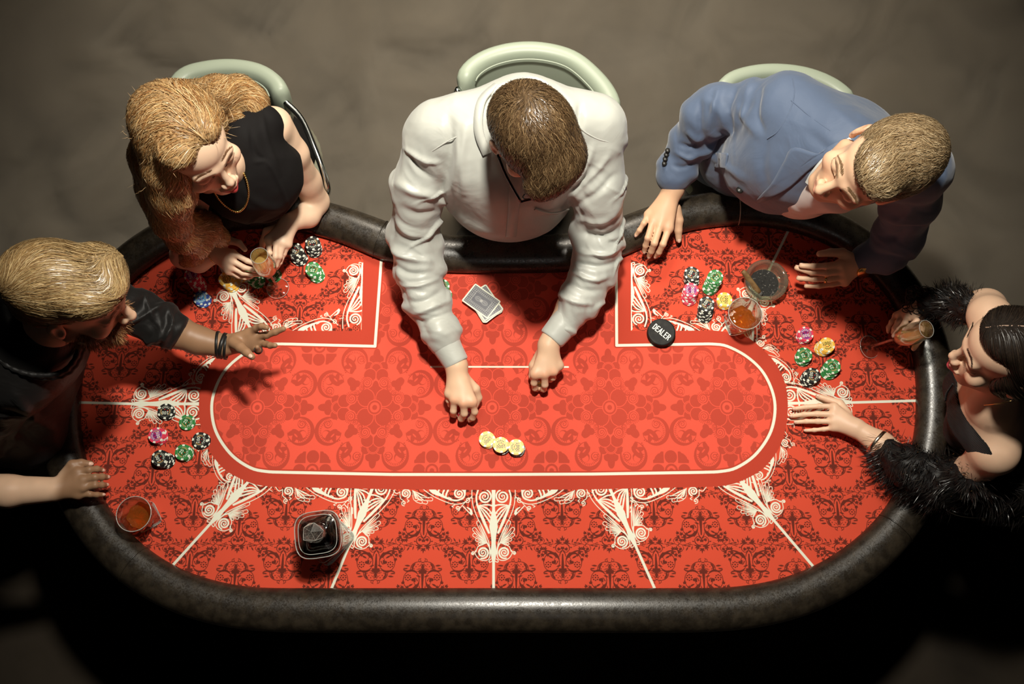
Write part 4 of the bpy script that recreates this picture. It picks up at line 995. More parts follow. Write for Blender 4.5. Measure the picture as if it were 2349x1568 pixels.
# ------------------------------------------------------------------ people: shared tools
def J(px, py, h, r): return (U(px, py, h), r / ppm(px, py, h))
class Head:
    def __init__(s, px, py, h, az, pitch, roll=0.0, scale=1.0):
        """az: face direction in the photo plane (dx, dy down), pitch: degrees looking down, roll: degrees"""
        s.c = U(px, py, h); s.s = scale; d = nrm(np.array([az[0], -az[1], 0.0])); p = math.radians(pitch)
        F = d * math.cos(p) + np.array([0, 0, -math.sin(p)]); Uz = d * math.sin(p) + np.array([0, 0, math.cos(p)]); X = np.cross(F, Uz)
        r = math.radians(roll); s.X = X * math.cos(r) + Uz * math.sin(r); s.Z = -X * math.sin(r) + Uz * math.cos(r); s.Y = F
        s.R = np.array([s.X, s.Y, s.Z])
    def w(s, x, y, z): return s.c + (s.X * x + s.Y * y + s.Z * z) * s.s
    def l(s, P): return ((P - s.c) @ s.R.T) / s.s
    def px(s, x, y, z): return proj(s.w(x, y, z))
def add_head(S, H, fem=False, brow=1.0, nose=1.0, jaw=1.0):
    s = H.s; w = H.w
    def E(x, y, z, a, b, c, k=.012, op=1, R=None): S.ell(w(x, y, z), (a * s, b * s, c * s), H.R if R is None else R @ H.R, k * s, op)
    def Cn(a, b, ra, rb, k=.010, op=1): S.cone(w(*a), w(*b), ra * s, rb * s, k * s, op)
    E(0, -.018, .038, .073, .092, .082, .01); E(0, .030, .045, .062, .058, .052, .02)
    E(0, .022, -.028, .058 * jaw, .060, .078, .025)
    fj = .92 if fem else 1.04
    for q in (-1, 1):
        Cn((q * .055 * fj, .005, -.055), (q * .018 * fj, .066, -.102 * (1 if not fem else .97)), .016 * jaw, .014 * jaw, .022)
        E(q * .040, .060, -.030, .024, .020, .022, .02)
    E(0, .072, -.100 if not fem else -.096, .018 * jaw, .016, .015, .018)
    E(0, .070, -.062, .030, .020, .028, .02)
    Cn((-.042, .074, .020), (-.012, .084, .018), .009 * brow, .010 * brow, .016); Cn((.042, .074, .020), (.012, .084, .018), .009 * brow, .010 * brow, .016)
    for q in (-1, 1):
        E(q * .031, .098, .000, .019, .017, .014, .014, -1)
        E(q * .031, .0685, -.001, .0165, .0160, .0135, .004)
        Cn((q * .016, .083, -.006), (q * .046, .074, -.005), .0022, .0022, .003)
    Cn((0, .083, .012), (0, .1075 if not fem else .1005, -.030 if not fem else -.027), .0075 * nose, .0098 * nose, .012)
    E(0, .109 if not fem else .1025, -.034 if not fem else -.0305, .0098 * nose, .0095, .0088, .006)
    for q in (-1, 1):
        E(q * .0115 * nose, .097, -.038, .0085, .0095, .0075, .005)
        E(q * .006, .102, -.0445, .0030, .0040, .0030, .002, -1)
    lp = 1.45 if fem else 1.0; ly = .004 if fem else 0
    Cn((-.022, .085 + ly, -.0625), (-.005, .0945 + ly, -.0585), .0030, .0050 * lp, .004); Cn((.022, .085 + ly, -.0625), (.005, .0945 + ly, -.0585), .0030, .0050 * lp, .004)
    Cn((-.019, .0855 + ly, -.0690), (0, .0935 + ly, -.0715), .0035, .0062 * lp, .004); Cn((.019, .0855 + ly, -.0690), (0, .0935 + ly, -.0715), .0035, .0062 * lp, .004)
    Cn((-.024, .0905 + ly, -.0650), (0, .1015 + ly * 1.3, -.0650), .0010, .0014, .002, -1); Cn((.024, .0905 + ly, -.0650), (0, .1015 + ly * 1.3, -.0650), .0010, .0014, .002, -1)
    for q in (-1, 1):   # ears
        a = rot = None
        S.ell(w(q * .0765, -.010, -.004), (.0075 * s, .018 * s, .031 * s), H.R, .006 * s)
        S.ell(w(q * .083, -.004, .002), (.006 * s, .010 * s, .017 * s), H.R, .004 * s, -1)
        S.ell(w(q * .074, -.004, -.030), (.006 * s, .008 * s, .009 * s), H.R, .005 * s)
SKIN = np.array([.70, .455, .30])
def skin_cols(P, H=None, base=SKIN, lips=(.45, .12, .10), fem=False, brow=(.16, .09, .04), nails=(), pink=(), beard=None, lipamt=.6):
    C = np.tile(np.asarray(base, float), (len(P), 1))
    n = vnoise(P * 60, 3)[:, None]; C *= (.95 + .1 * n)
    def blend(m, col): 
        nonlocal C
        m = np.clip(m, 0, 1)[:, None]; C = C * (1 - m) + np.asarray(col) * m
    for c, r, col, a in pink: blend(a * np.exp(-(((P - c) / r) ** 2).sum(1)), col)
    if H is not None:
        L = H.l(P)
        for q in (-1, 1):
            blend(.35 * np.exp(-(((L - [q * .042, .07, -.034]) / [.02, .03, .018]) ** 2).sum(1)), np.asarray(base) * [1.05, .72, .66])
            blend(.30 * np.exp(-(((L - [q * .078, -.008, -.006]) / [.02, .03, .04]) ** 2).sum(1)), np.asarray(base) * [1.0, .62, .52])
            # brows
            x = L[:, 0] * q; zc = .021 + .10 * (x - .012) - 2.4 * np.maximum(x - .034, 0) ** 1.5 * 3
            m = sstep(.008, .014, x) * (1 - sstep(.044, .052, x)) * (1 - sstep(.0016, .0050 if not fem else .0036, np.abs(L[:, 2] - zc))) * (L[:, 1] > .05)
            blend(m * .85, brow)
            # lash line
            m = (1 - sstep(.0010, .0026, np.abs(L[:, 2] + .0072 - 5 * (x - .031) ** 2))) * (np.abs(x - .031) < .0175) * (L[:, 1] > .05)
            blend(m * .9, (.035, .02, .015))
            if fem: blend(.55 * np.exp(-(((L - [q * .031, .083, .001]) / [.017, .02, .007]) ** 2).sum(1)), np.asarray(base) * [.62, .46, .38])
        m = (1 - sstep(.016 if not fem else .017, .023, np.abs(L[:, 0]))) * (L[:, 1] > .078)
        zz = L[:, 2]; up = -.0545 - .35 * np.abs(L[:, 0]) * .7 + .002 * np.exp(-(L[:, 0] / .004) ** 2) * -1; dn = -.0785 + .38 * np.abs(L[:, 0])
        m = m * sstep(-.001, .0015, up - zz) * sstep(-.001, .0015, zz - dn); blend(m * lipamt, lips)
        blend((np.abs(zz + .065) < .0013) * (np.abs(L[:, 0]) < .023) * (L[:, 1] > .075) * .8, (.10, .02, .02))
        for q in (-1, 1): blend(.9 * np.exp(-(((L - [q * .006, .102, -.0445]) / [.003, .004, .003]) ** 2).sum(1)), (.10, .04, .03))
        if beard is not None:
            m = sstep(-.025, -.05, L[:, 2]) * sstep(-.01, .02, L[:, 1]) * (1 - np.exp(-(((L - [0, .09, -.065]) / [.020, .03, .009]) ** 2).sum(1)))
            blend(m * beard[1], beard[0])
    for c, n_, r in nails:
        blend((1 - sstep(r * .8, r, np.linalg.norm(P - c, axis=1))), (.80, .52, .44))
    return C
M_skin = mat('skin', (.7, .45, .3), .46, spec=.42, attr=True, bump=(420, .18, .0006), sss=.06)
def hand(S, wr, mcp, fingers, thumb, rf=7.2, rp=12.0, extra=()):
    """wr: joint (pos, r); mcp: four (px,py,h); fingers: four lists of (px,py,h) after the knuckle; thumb: list (px,py,h); rf, rp radii in millimetres"""
    rf *= .001; rp *= .001; wp, wr_ = wr; tips = []
    M = [U(*m) for m in mcp]
    for k, m in enumerate(M):
        S.cone(wp + (m - wp) * .12, m, min(wr_, .020) * .9, rp * (.90 if k < 3 else .82), .014)
    S.cone(M[0] * .97 + M[3] * .03, M[3] * .97 + M[0] * .03, rp * .88, rp * .80, .01)
    fr = [1.0, 1.05, .98, .86]
    for k, f in enumerate(fingers):
        pts = [M[k]] + [U(*q) for q in f]; n = len(pts)
        rr = np.interp(np.linspace(0, 1, n), [0, .35, .7, 1], [1.14, 1.0, .92, .80]) * rf * fr[k]
        for i in range(n - 1): S.cone(pts[i], pts[i + 1], rr[i], rr[i + 1] * (1.02 if i < n - 2 else 1), .0022 if i else .005)
        for i in range(1, n - 1): S.ell(pts[i], (rr[i] * 1.05,) * 3, None, .003)
        tips.append((pts[-1], nrm(pts[-1] - pts[-2]), rr[-1]))
    T = [U(*q) for q in thumb]; n = len(T); rr = np.linspace(rf * 1.75, rf * 1.02, n); rr[-1] = rf * .98
    for i in range(n - 1): S.cone(T[i], T[i + 1], rr[i], rr[i + 1], .009 if i == 0 else .004)
    tips.append((T[-1], nrm(T[-1] - T[-2]), rr[-1]))
    return M, tips
M_nail = mat('fingernail', (.74, .47, .36), .3, spec=.5)
def nails(root, tips, up=(0, 0, 1), col=None, s=1.0, skip=()):
    for i, (p, d, r) in enumerate(tips):
        if i in skip: continue
        u = np.asarray(up, float); u = nrm(u - d * u.dot(d)); x = np.cross(d, u)
        V, F = ellb((0, 0, 0), (r * .62 * s, r * .95 * s, r * .28), 12, 7); V = V @ np.array([x, d, u]); V = V + p + u * r * .80 - d * r * .1
        attach(link('fingernail', np_mesh('fingernail', V, F), M_nail if col is None else col), root)
def body_mesh(root, S, h, cols, name='body', m=None):
    V, Q = S.mesh(h); o = link(name, np_mesh(name, V, Q[:, ::-1] if False else Q, cols=cols(V)), m or M_skin); attach(o, root); return o
# --- cloth: surface mesh with folds
def ridged(P, s=0): return 1 - np.abs(2 * vnoise(P, s) - 1)
def cloth(root, name, S, h, m, segs=(), strokes=(), amp=.004, seed=0, cut=None, cols=None, fine=.0010, label=None):
    """segs: (a,b,radius,amp,freq) limb folds; strokes: (pixel polyline, width m, height m)"""
    V, Q = S.mesh(h); N = vnormals(V, Q); D = np.zeros(len(V))
    for a, b, r, am, fr in segs:
        ab = b - a; L = np.linalg.norm(ab); ax = ab / L; t = (V - a) @ ax; e = V - a - t[:, None] * ax; dist = np.linalg.norm(e, axis=1)
        wgt = sstep(-.02, .03, t) * (1 - sstep(L - .02, L + .03, t)) * (1 - sstep(r * 1.3, r * 1.7, dist))
        up = np.array([0, 0, 1.0]); s1 = nrm(np.cross(ax, up)); s2 = np.cross(s1, ax)
        wv = .030 * fr * (vnoise(V * 16, seed) - .5) * 2; x1 = (e @ s1) * fr; x2 = (e @ s2) * fr
        qa = np.stack([t * fr * .9 + x1 * .95 + wv, (x1 - t * fr * .6) * .22, x2 * .45], 1); qb = np.stack([t * fr * .9 - x1 * .85 + wv + 5, (x1 + t * fr * .6) * .22, x2 * .45], 1)
        fa = sstep(.45, 1.0, ridged(qa, seed + 5)) ** 1.5; fb = sstep(.5, 1.0, ridged(qb, seed + 8)) ** 1.5; f = np.maximum(fa, fb * .9); g = ridged(qa * [2.3, 1.6, 1.6] + 7, seed + 9) - .5
        D += wgt * am * (f - .30 + .22 * g)
    q = V * 9 + 2.0 * vnoise(V * 5, seed + 3)[:, None]; D += amp * (ridged(q, seed + 1) - .5) * .8 + fine * (vnoise(V * 60, seed + 2) - .5)
    PXY = proj(V); up = sstep(-.2, .25, N[:, 2] + .25 * (-N[:, 1]) )
    for P, w_, a_ in strokes:
        P = smooth_path(np.array(P, float), max(8, len(P) * 5)); sc_ = FPX / 2.0; best = np.full(len(V), 1e9); tt = np.zeros(len(V))
        lo = P.min(0) - 60; hi = P.max(0) + 60; idx = np.nonzero(((PXY > lo) & (PXY < hi)).all(1))[0]; X = PXY[idx]; bb = np.full(len(idx), 1e9); t0 = np.zeros(len(idx))
        for i in range(len(P) - 1):
            ab = P[i + 1] - P[i]; t = np.clip(((X - P[i]) @ ab) / (ab @ ab + 1e-9), 0, 1); d = np.linalg.norm(X - P[i] - t[:, None] * ab, axis=1); k_ = d < bb
            bb[k_] = d[k_]; t0[k_] = ((i + t) / (len(P) - 1))[k_]
        prof = np.exp(-(bb / (w_ * 1000)) ** 2) * np.sin(np.clip(t0, 0, 1) * PI * .92 + .12) ** .6
        D[idx] += a_ * prof * up[idx]
    V = V + N * D[:, None]
    o = link(name, np_mesh(name, V, Q, cols=cols(V) if cols else None), m); attach(o, root)
    if label: o['label'] = label
    return o
def band_on(S, pts, w_, off, name, m, root, thick=.0012, n=None):
    """flat strip laid on a surface along photo-pixel points"""
    P = smooth_path(np.array([S.hit(x, y) for x, y in pts]), n or len(pts) * 6); P = S.snap(P, off); N = S.grad(P); T = nrm(np.gradient(P, axis=0)); B = np.cross(T, N)
    w_ = np.broadcast_to(w_, (len(P),))[:, None]
    r = [P - B * w_ - N * thick, P - B * w_ * .9 + N * thick, P + B * w_ * .9 + N * thick, P + B * w_ - N * thick]
    V = np.stack(r, 1); k = V.shape[1]; nn = len(P); i = np.arange(nn - 1)[:, None]; j = np.arange(k)[None]
    F = np.stack([i * k + j, i * k + (j + 1) % k, (i + 1) * k + (j + 1) % k, (i + 1) * k + j], -1).reshape(-1, 4)
    o = link(name, np_mesh(name, V.reshape(-1, 3), F), m); attach(o, root); return o
def ring_on(root, name, c, ax, r, w_, m, thick=.0015, squash=None, seg=40, label=None):
    """closed band around a limb: centre c, axis ax, radius r, half width w_"""
    ax = nrm(ax); u = nrm(np.cross(ax, [.13, .21, 1.0])); v = np.cross(ax, u); a = np.arange(seg) * 2 * PI / seg
    P = c + r * (np.cos(a)[:, None] * u + np.sin(a)[:, None] * v); N = nrm(P - c)
    rows = [P - ax * w_, P - ax * w_ * .9 + N * thick, P + ax * w_ * .9 + N * thick, P + ax * w_, P + ax * w_ * .9 - N * thick, P - ax * w_ * .9 - N * thick]
    V = np.stack(rows, 1); k = len(rows); i = np.arange(seg)[:, None]; j = np.arange(k)[None]
    F = np.stack([i * k + j, ((i + 1) % seg) * k + j, ((i + 1) % seg) * k + (j + 1) % k, i * k + (j + 1) % k], -1).reshape(-1, 4)
    o = link(name, np_mesh(name, V.reshape(-1, 3), F), m); attach(o, root)
    if label: o['label'] = label
    return o
# --- hair: base mass plus strands traced along its surface
def mat_hair(name, rough=.38, spec=.55):
    m = mat(name, (.3, .2, .1), rough, spec=spec, attr=True, aniso=0.0); return m
M_hair = mat_hair('hair', .32, .55)
M_hairbase = mat_hair('hair_mass', .8, .2)
def strands(S, roots, gp, gt, length, n=10, lift=.0005, wave=(0, 1), curl_end=0.0, rnd=.15, seed=1, drop=0.0):
    """trace strands over surface S from roots along guide tangents gp/gt"""
    rg = np.random.default_rng(seed); P = S.snap(roots, 0); m = len(P); step = (length / (n - 1))[:, None]
    ph = 6 * vnoise(P * 9, seed)[:, None] + rg.uniform(0, .35, (m, 1)); off = (rg.uniform(0, 1, (m, 1)) ** 2) * .0026 + lift; bias = rg.normal(0, rnd, (m, 3)); out = []; N = S.grad(P)
    prev = None
    for i in range(n):
        out.append(P + N * (off * np.sin(min(1, i / (n * .35) + .15) * PI / 2)))
        D = np.zeros_like(P)
        for a in range(0, m, 2000):
            d2 = ((P[a:a + 2000, None] - gp[None]) ** 2).sum(-1); w_ = 1 / (d2 + 6e-4) ** 2; D[a:a + 2000] = (w_[..., None] * gt[None]).sum(1) / w_.sum(1)[:, None]
        D = nrm(nrm(D) + bias * .5)
        if prev is not None: D = nrm(D * .6 + prev * .4)
        D = D - N * (D * N).sum(1)[:, None]; D = nrm(D); B = np.cross(N, D)
        prev = D
        q = P + D * step + B * (wave[0] * np.cos(ph + i * wave[1]) * step)
        dd = S.d(q); N2 = S.grad(q); q = q - N2 * dd[:, None]; q[:, 2] -= drop * (i / n) ** 2; P = q; N = N2
    return np.stack(out, 1), N
def strand_mesh(root, name, X, S, w0, col, var=.25, seed=2, root_dark=.6, tip=1.0, part=None, m=None, label=None, free=False, N=None):
    """X: (m,n,3) strands -> raised ribbons"""
    m_, n = X.shape[:2]; rg = np.random.default_rng(seed); T = nrm(np.gradient(X, axis=1))
    if N is None: N = S.grad(X.reshape(-1, 3)).reshape(X.shape)
    B = nrm(np.cross(T, N)); t = np.linspace(0, 1, n)[None, :, None]
    w_ = (w0 * rg.uniform(.5, 1.3, (m_, 1, 1))) * (.35 + .65 * np.sin(np.clip(t * 1.25 + .12, 0, 1) * PI / 2)) * (1 - t ** 3 * .92)
    tl = rg.normal(0, .22, (m_, 1, 1)); B = B * np.cos(tl) + N * np.sin(tl)
    V = np.stack([X - B * w_, X + B * w_], 2).reshape(-1, 3)
    i = np.arange(m_)[:, None] * (n * 2); j = np.arange(n - 1)[None, :] * 2
    F = np.stack([i + j, i + j + 1, i + j + 3, i + j + 2], -1).reshape(-1, 4)
    c = np.asarray(col, float)
    base = c[rg.integers(0, len(c), m_)] if c.ndim == 2 else np.tile(c, (m_, 1))
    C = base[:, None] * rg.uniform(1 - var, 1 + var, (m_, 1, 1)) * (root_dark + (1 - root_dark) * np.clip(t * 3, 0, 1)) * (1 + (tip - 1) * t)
    C = np.repeat(C[:, :, None], 2, 2).reshape(-1, 3)
    o = link(name, np_mesh(name, V, F, cols=np.clip(C, 0, 1)), m or M_hair); attach(o, root); o['kind'] = 'stuff'
    if label: o['label'] = label
    return o
def guides(S, polys, n=14, off=0.0):
    gp = []; gt = []
    for P in polys:
        if len(P[0]) == 2: Q = np.array([S.hit(x, y) for x, y in P])
        else: Q = np.array([U(*q) for q in P])
        Q = smooth_path(Q, n); gp.append(Q); gt.append(nrm(np.gradient(Q, axis=0)))
    return np.vstack(gp), np.vstack(gt)
def surf_roots(V, N, m, rg, mask=None):
    ix = np.nonzero(mask)[0] if mask is not None else np.arange(len(V)); return V[rg.choice(ix, m, replace=len(ix) < m)]
def hair(root, S, h, polys, count, length, col, w0=.0011, wave=(0, 1), mask=None, base_col=None, seed=1, rnd=.12, root_dark=.6, n=10, drop=0.0, grooves=.0015, name='hair', var=.2, m=None, lump=.006):
    V, Q = S.mesh(h); N = vnormals(V, Q); gp, gt = guides(S, polys)
    d2 = ((V[:, None, :] - gp[None]) ** 2).sum(-1) if len(V) * len(gp) < 3e7 else None
    if d2 is None:
        D = np.zeros_like(V)
        for a in range(0, len(V), 4000):
            dd = ((V[a:a + 4000, None] - gp[None]) ** 2).sum(-1); w_ = 1 / (dd + 2e-4) ** 2; D[a:a + 4000] = (w_[..., None] * gt[None]).sum(1)
    else: w_ = 1 / (d2 + 2e-4) ** 2; D = (w_[..., None] * gt[None]).sum(1)
    D = nrm(D); B = nrm(np.cross(N, D)); 
    # grooves: noise stretched along the flow
    q = V * 260 - (V * D).sum(1)[:, None] * D * 250; g = vnoise(q, seed) - .5; q2 = V * 90 - (V * D).sum(1)[:, None] * D * 84; g2 = vnoise(q2, seed + 1) - .5
    lf = lambda P, D: (ridged(P * 34 - (P * D).sum(-1)[..., None] * D * 29, seed + 7) - .55) * lump
    V2 = V + N * (g * grooves + g2 * grooves * 1.2 + lf(V, D))[:, None]
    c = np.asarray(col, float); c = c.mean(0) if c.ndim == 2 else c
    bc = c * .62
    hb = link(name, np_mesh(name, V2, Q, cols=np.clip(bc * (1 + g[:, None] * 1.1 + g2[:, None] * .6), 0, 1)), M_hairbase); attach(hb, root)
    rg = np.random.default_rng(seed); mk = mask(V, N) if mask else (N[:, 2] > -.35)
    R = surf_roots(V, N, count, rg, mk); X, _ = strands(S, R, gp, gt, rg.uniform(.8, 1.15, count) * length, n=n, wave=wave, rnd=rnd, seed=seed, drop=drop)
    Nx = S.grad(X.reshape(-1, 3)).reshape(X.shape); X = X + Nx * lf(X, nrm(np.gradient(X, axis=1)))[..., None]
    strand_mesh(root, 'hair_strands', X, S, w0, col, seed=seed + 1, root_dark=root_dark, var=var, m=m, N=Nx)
    return hb
def brows(root, H, B, col, fem=False, n=110, L=.009, w=.00045, seed=3):
    rg = np.random.default_rng(seed); X = []; NN = []
    for q in (-1, 1):
        for i in range(n):
            t = rg.uniform(0, 1); x = .011 + .038 * t; z = (.0235 if not fem else .0265) + .007 * math.sin(t * 2.3) + rg.normal(0, .0016 if not fem else .0009) * (1 - .6 * t)
            X.append(H.w(q * x, .084, z)); NN.append(nrm(H.X * q * (.4 + .6 * t) + H.Z * (.9 - 1.0 * t) + rg.normal(0, .12, 3)))
    P = B.snap(np.array(X), .0004, 2); G = B.grad(P); D = np.array(NN); D = nrm(D - G * (D * G).sum(1)[:, None]) * (L * rg.uniform(.6, 1.1, (len(P), 1)))
    X = [P, P + D * .3 + G * .0005, P + D * .6 + G * .0007, P + D * .8 + G * .0006, P + D + G * .0003]; X = np.stack(X, 1); NN = np.repeat(G[:, None], 5, 1)
    strand_mesh(root, 'eyebrows', X, None, w, col, N=NN, seed=seed, root_dark=.8)
def lashes(root, H, fem=True):
    parts = []
    for q in (-1, 1):
        for i in range(12):
            x = .0200 + i * .0020 + .0006 * math.sin(i * 7.1); z = -.0078 + 5 * (x - .031) ** 2; y = .0830 - 14 * (x - .031) ** 2
            a = H.w(q * x, y, z); L = (.0052 if fem else .003); b = H.w(q * (x + (x - .031) * .25), y + L * .6, z - L * .5); c_ = H.w(q * (x + (x - .031) * .4), y + L * 1.0, z - L * .6)
            parts.append(tube_arrays([a, b, c_], [.00035, .00025, .0001], 4))
    V, F = merge(parts); o = link('eyelashes', np_mesh('eyelashes', V, F), M_lash); attach(o, root); o['kind'] = 'stuff'
M_lash = mat('dark_lashes', (.02, .012, .008), .5)
M_gold = mat('gold', (.80, .58, .22), .25, metal=1.0)
M_steel = mat('steel', (.6, .6, .58), .25, metal=1.0)
M_blackrubber = mat('black_strap', (.012, .011, .010), .4)
def legs(root, name, hip, knees, feet, m, shoes=None):
    S = Sdf(); hip = np.array(hip, float)
    for sgn, k, f in ((-1, knees[0], feet[0]), (1, knees[1], feet[1])):
        k = np.array(k, float); f = np.array(f, float); side = nrm(np.cross(k - hip, [0, 0, 1.0])) * .09
        S.chain([(hip + side * sgn * -1 * 0 + (side if sgn > 0 else -side), .085), (k, .062), (f, .042)], .02)
    S.ell(hip, (.17, .15, .12), None, .03); V, Q = S.mesh(.012); attach(link(name, np_mesh(name, V, Q), m), root)
    T = Sdf()
    for f, k in zip(feet, knees):
        f = np.array(f, float); d = nrm(np.array([k[0] - hip[0], k[1] - hip[1], 0])); T.cone([f[0], f[1], .045], [f[0] + d[0] * .16, f[1] + d[1] * .16, .038], .042, .034, .01)
    T.plane((0, 0, -1), -.008); V, Q = T.mesh(.008); attach(link('shoes', np_mesh('shoes', V, Q), M_blackrubber), root)
# ------------------------------------------------------------------ dealer in white shirt
M_shirt = mat('white_satin_shirt', (.47, .48, .44), .38, spec=.4, bump=(700, .10, .0004), sheen=.2, crease=(9, .30, .010))
M_trous = mat('dark_trousers', (.02, .02, .022), .8)
M_eyewear = mat('black_acetate', (.01, .01, .01), .2)
def build_dealer():
    hipP = U(1175, 400, -.20)
    root = thing('person', "dealer in white shirt and black glasses leaning over the table, arms reaching down", 'person', (hipP[0], hipP[1], 0))
    H = Head(1218, 312, .63, (.50, .87), 47, 0, 1.06)
    B = Sdf(); add_head(B, H, brow=1.1)
    nb = U(1200, 262, .52); B.cone(H.w(0, -.02, -.05), nb, .056, .060, .02); B.cone(nb, U(1190, 300, .42), .06, .07, .03)
    # his right arm (left in the picture)
    e1 = J(950, 585, .13, 34); w1 = J(1047, 838, .075, 27)
    B.chain([(nb - [0, 0, .05], .05), J(1000, 318, .36, 36), J(965, 480, .20, 32), e1, J(1012, 750, .085, 33), w1], .02)
    _, t1 = hand(B, w1, [(1083, 922, .070), (1063, 924, .074), (1042, 916, .072), (1030, 902, .064)],
         [[(1089, 944, .052), (1084, 958, .030), (1077, 962, .016)], [(1065, 948, .056), (1058, 960, .032), (1056, 958, .014)], [(1040, 942, .054), (1040, 950, .034), (1043, 952, .018)], [(1029, 918, .050), (1033, 928, .034), (1037, 930, .02)]],
         [(1066, 868, .062), (1090, 892, .052), (1097, 912, .036), (1088, 935, .022)], rf=8.6, rp=14.5)
    # his left arm (right in the picture)
    w2 = J(1258, 790, .08, 25)
    B.chain([(nb - [0, 0, .05], .05), J(1362, 318, .36, 36), J(1372, 480, .20, 32), J(1368, 565, .13, 34), J(1312, 700, .09, 31), w2], .02)
    _, t2 = hand(B, w2, [(1227, 858, .072), (1249, 858, .074), (1270, 852, .070), (1283, 838, .062)],
         [[(1225, 878, .052), (1227, 890, .030), (1232, 892, .016)], [(1250, 882, .052), (1247, 892, .030), (1242, 892, .016)], [(1268, 866, .048), (1262, 870, .030), (1256, 868, .02)], [(1279, 850, .045), (1274, 854, .030), (1268, 854, .022)]],
         [(1240, 812, .060), (1224, 838, .048), (1222, 862, .032), (1231, 884, .020)], rf=8.4, rp=14.0)
    pk = [(U(x, y, .082), .012, SKIN * [1.0, .62, .52], .6) for x, y in ((1083, 926), (1062, 928), (1041, 920), (1227, 862), (1249, 861), (1270, 855))]
    body_mesh(root, B, .0029, lambda V: skin_cols(V, H, brow=(.06, .035, .02), pink=pk))
    nails(root, t1[:4], up=(0, -1, -.2)); nails(root, t2[:4], up=(0, -1, -.2))
    # shirt
    S = Sdf()
    S.cone(U(1010, 300, .43), U(1200, 268, .46), .078, .088, .05); S.cone(U(1200, 268, .46), U(1365, 285, .43), .088, .074, .05)
    S.ell(U(1170, 360, .36), (.195, .135, .13), None, .05); S.ell(U(1168, 440, .24), (.160, .125, .15), None, .06); S.ell(U(1170, 455, .06), (.155, .10, .16), None, .05); S.ell(U(1172, 420, -.12), (.165, .12, .13), None, .05)
    a1 = [J(985, 322, .40, 60), J(958, 430, .31, 56), J(951, 545, .17, 53), J(956, 615, .13, 50), J(975, 692, .105, 44), J(1008, 760, .092, 37), J(1018, 782, .089, 34)]
    a2 = [J(1372, 318, .40, 58), J(1372, 430, .31, 54), J(1371, 540, .17, 53), J(1362, 610, .13, 49), J(1330, 680, .105, 43), J(1296, 742, .09, 33)]
    S.chain(a1, .03); S.chain(a2, .03)
    SS = S
    segs = []
    for A, f in ((a1, 1), (a2, 1)):
        for i, (p, q) in enumerate(zip(A[:-1], A[1:])): segs.append((p[0], q[0], p[1], (.013 if i < 2 else .016), 17 if i < 2 else 21))
    st = []
    for P, w_, a_ in (
        ([(1030, 262), (1036, 330), (1022, 400), (1005, 470)], .012, -.011), ([(1068, 290), (1062, 360), (1064, 440)], .010, .010), ([(1045, 300), (1050, 370), (1040, 430)], .008, .008),
        ([(935, 340), (975, 362), (1010, 372)], .005, .007), ([(940, 350), (965, 385), (985, 402)], .006, -.007), ([(1330, 240), (1328, 280), (1322, 320)], .008, -.010),
        ([(1360, 330), (1345, 370), (1325, 410)], .008, .008), ([(1395, 350), (1360, 400), (1322, 440)], .007, .008), ([(1405, 400), (1370, 440), (1325, 470)], .007, -.007),
        ([(920, 420), (955, 440), (1005, 448)], .009, .009), ([(915, 470), (955, 486), (1000, 482)], .009, -.009), ([(910, 500), (940, 530), (985, 540)], .008, .009),
        ([(905, 565), (940, 590), (985, 598)], .008, .009), ([(905, 600), (940, 625), (985, 625)], .007, -.009), ([(920, 650), (960, 655), (1000, 640)], .007, .009), ([(935, 690), (975, 690), (1010, 668)], .007, -.008), ([(945, 720), (990, 705), (1025, 690)], .007, .009), ([(960, 740), (1000, 730), (1035, 715)], .006, -.007),
        ([(1420, 470), (1385, 500), (1330, 505)], .008, .009), ([(1422, 520), (1385, 540), (1330, 535)], .008, -.009), ([(1420, 560), (1380, 580), (1330, 575)], .008, .010), ([(1410, 600), (1370, 610), (1325, 600)], .007, -.009), ([(1395, 630), (1355, 640), (1310, 620)], .007, .010), ([(1375, 665), (1335, 665), (1295, 640)], .007, -.008), ([(1355, 695), (1315, 690), (1275, 668)], .006, .009),
        ([(1020, 470), (1080, 520), (1150, 540)], .012, .006), ([(1310, 440), (1270, 490), (1220, 500)], .010, -.006), ([(1320, 470), (1290, 520), (1230, 535)], .010, .006)):
        st.append((P, w_, a_))
    cloth(root, 'shirt', S, .0042, M_shirt, segs, st, amp=.005, seed=11)
    # cuffs
    for p, q, r0, r1, w_ in ((J(1016, 778, .09, 35), J(1043, 826, .077, 30.5), 36, 31, w1), (J(1300, 735, .09, 34), J(1271, 770, .082, 31), 34, 30, w2)):
        T = Sdf(); T.cone(p[0], q[0], p[1], q[1], .004); ax = nrm(q[0] - p[0]); T.plane(ax, ax @ (q[0] + ax * .012), .002); T.plane(-ax, -(ax @ (p[0] - ax * .012)), .002)
        cloth(root, 'cuff', T, .0024, M_shirt, amp=.0018, seed=5, fine=.0003)
    # collar, placket, pocket, yoke seams
    col = Sdf(); c0 = nb + np.array([0, 0, .01]); P = []
    pts = [(-.2, .9), (.35, 1), (.9, .7), (1.1, 0), (.9, -.6), (.4, -1), (-.2, -1), (-.8, -.7), (-1.05, 0), (-.85, .7)]
    cr = smooth_path([c0 + np.array([x * .068, y * .062, .012 - .018 * y * -1]) for x, y in pts], 40, True)
    T = Sdf()
    for a, b in zip(cr, np.roll(cr, -1, 0)): T.cone(a - [0, 0, .012], b - [0, 0, .012], .0055, .0055, .004); T.cone(a + [0, 0, .008], b + [0, 0, .008], .0045, .0045, .006)
    cloth(root, 'collar', T, .0028, M_shirt, amp=.0015, seed=4, fine=.0003)
    band_on(S, [(1118, 352), (1101, 310), (1098, 270), (1110, 228), (1142, 198)], .011, .005, 'collar', M_shirt, root, .0030)
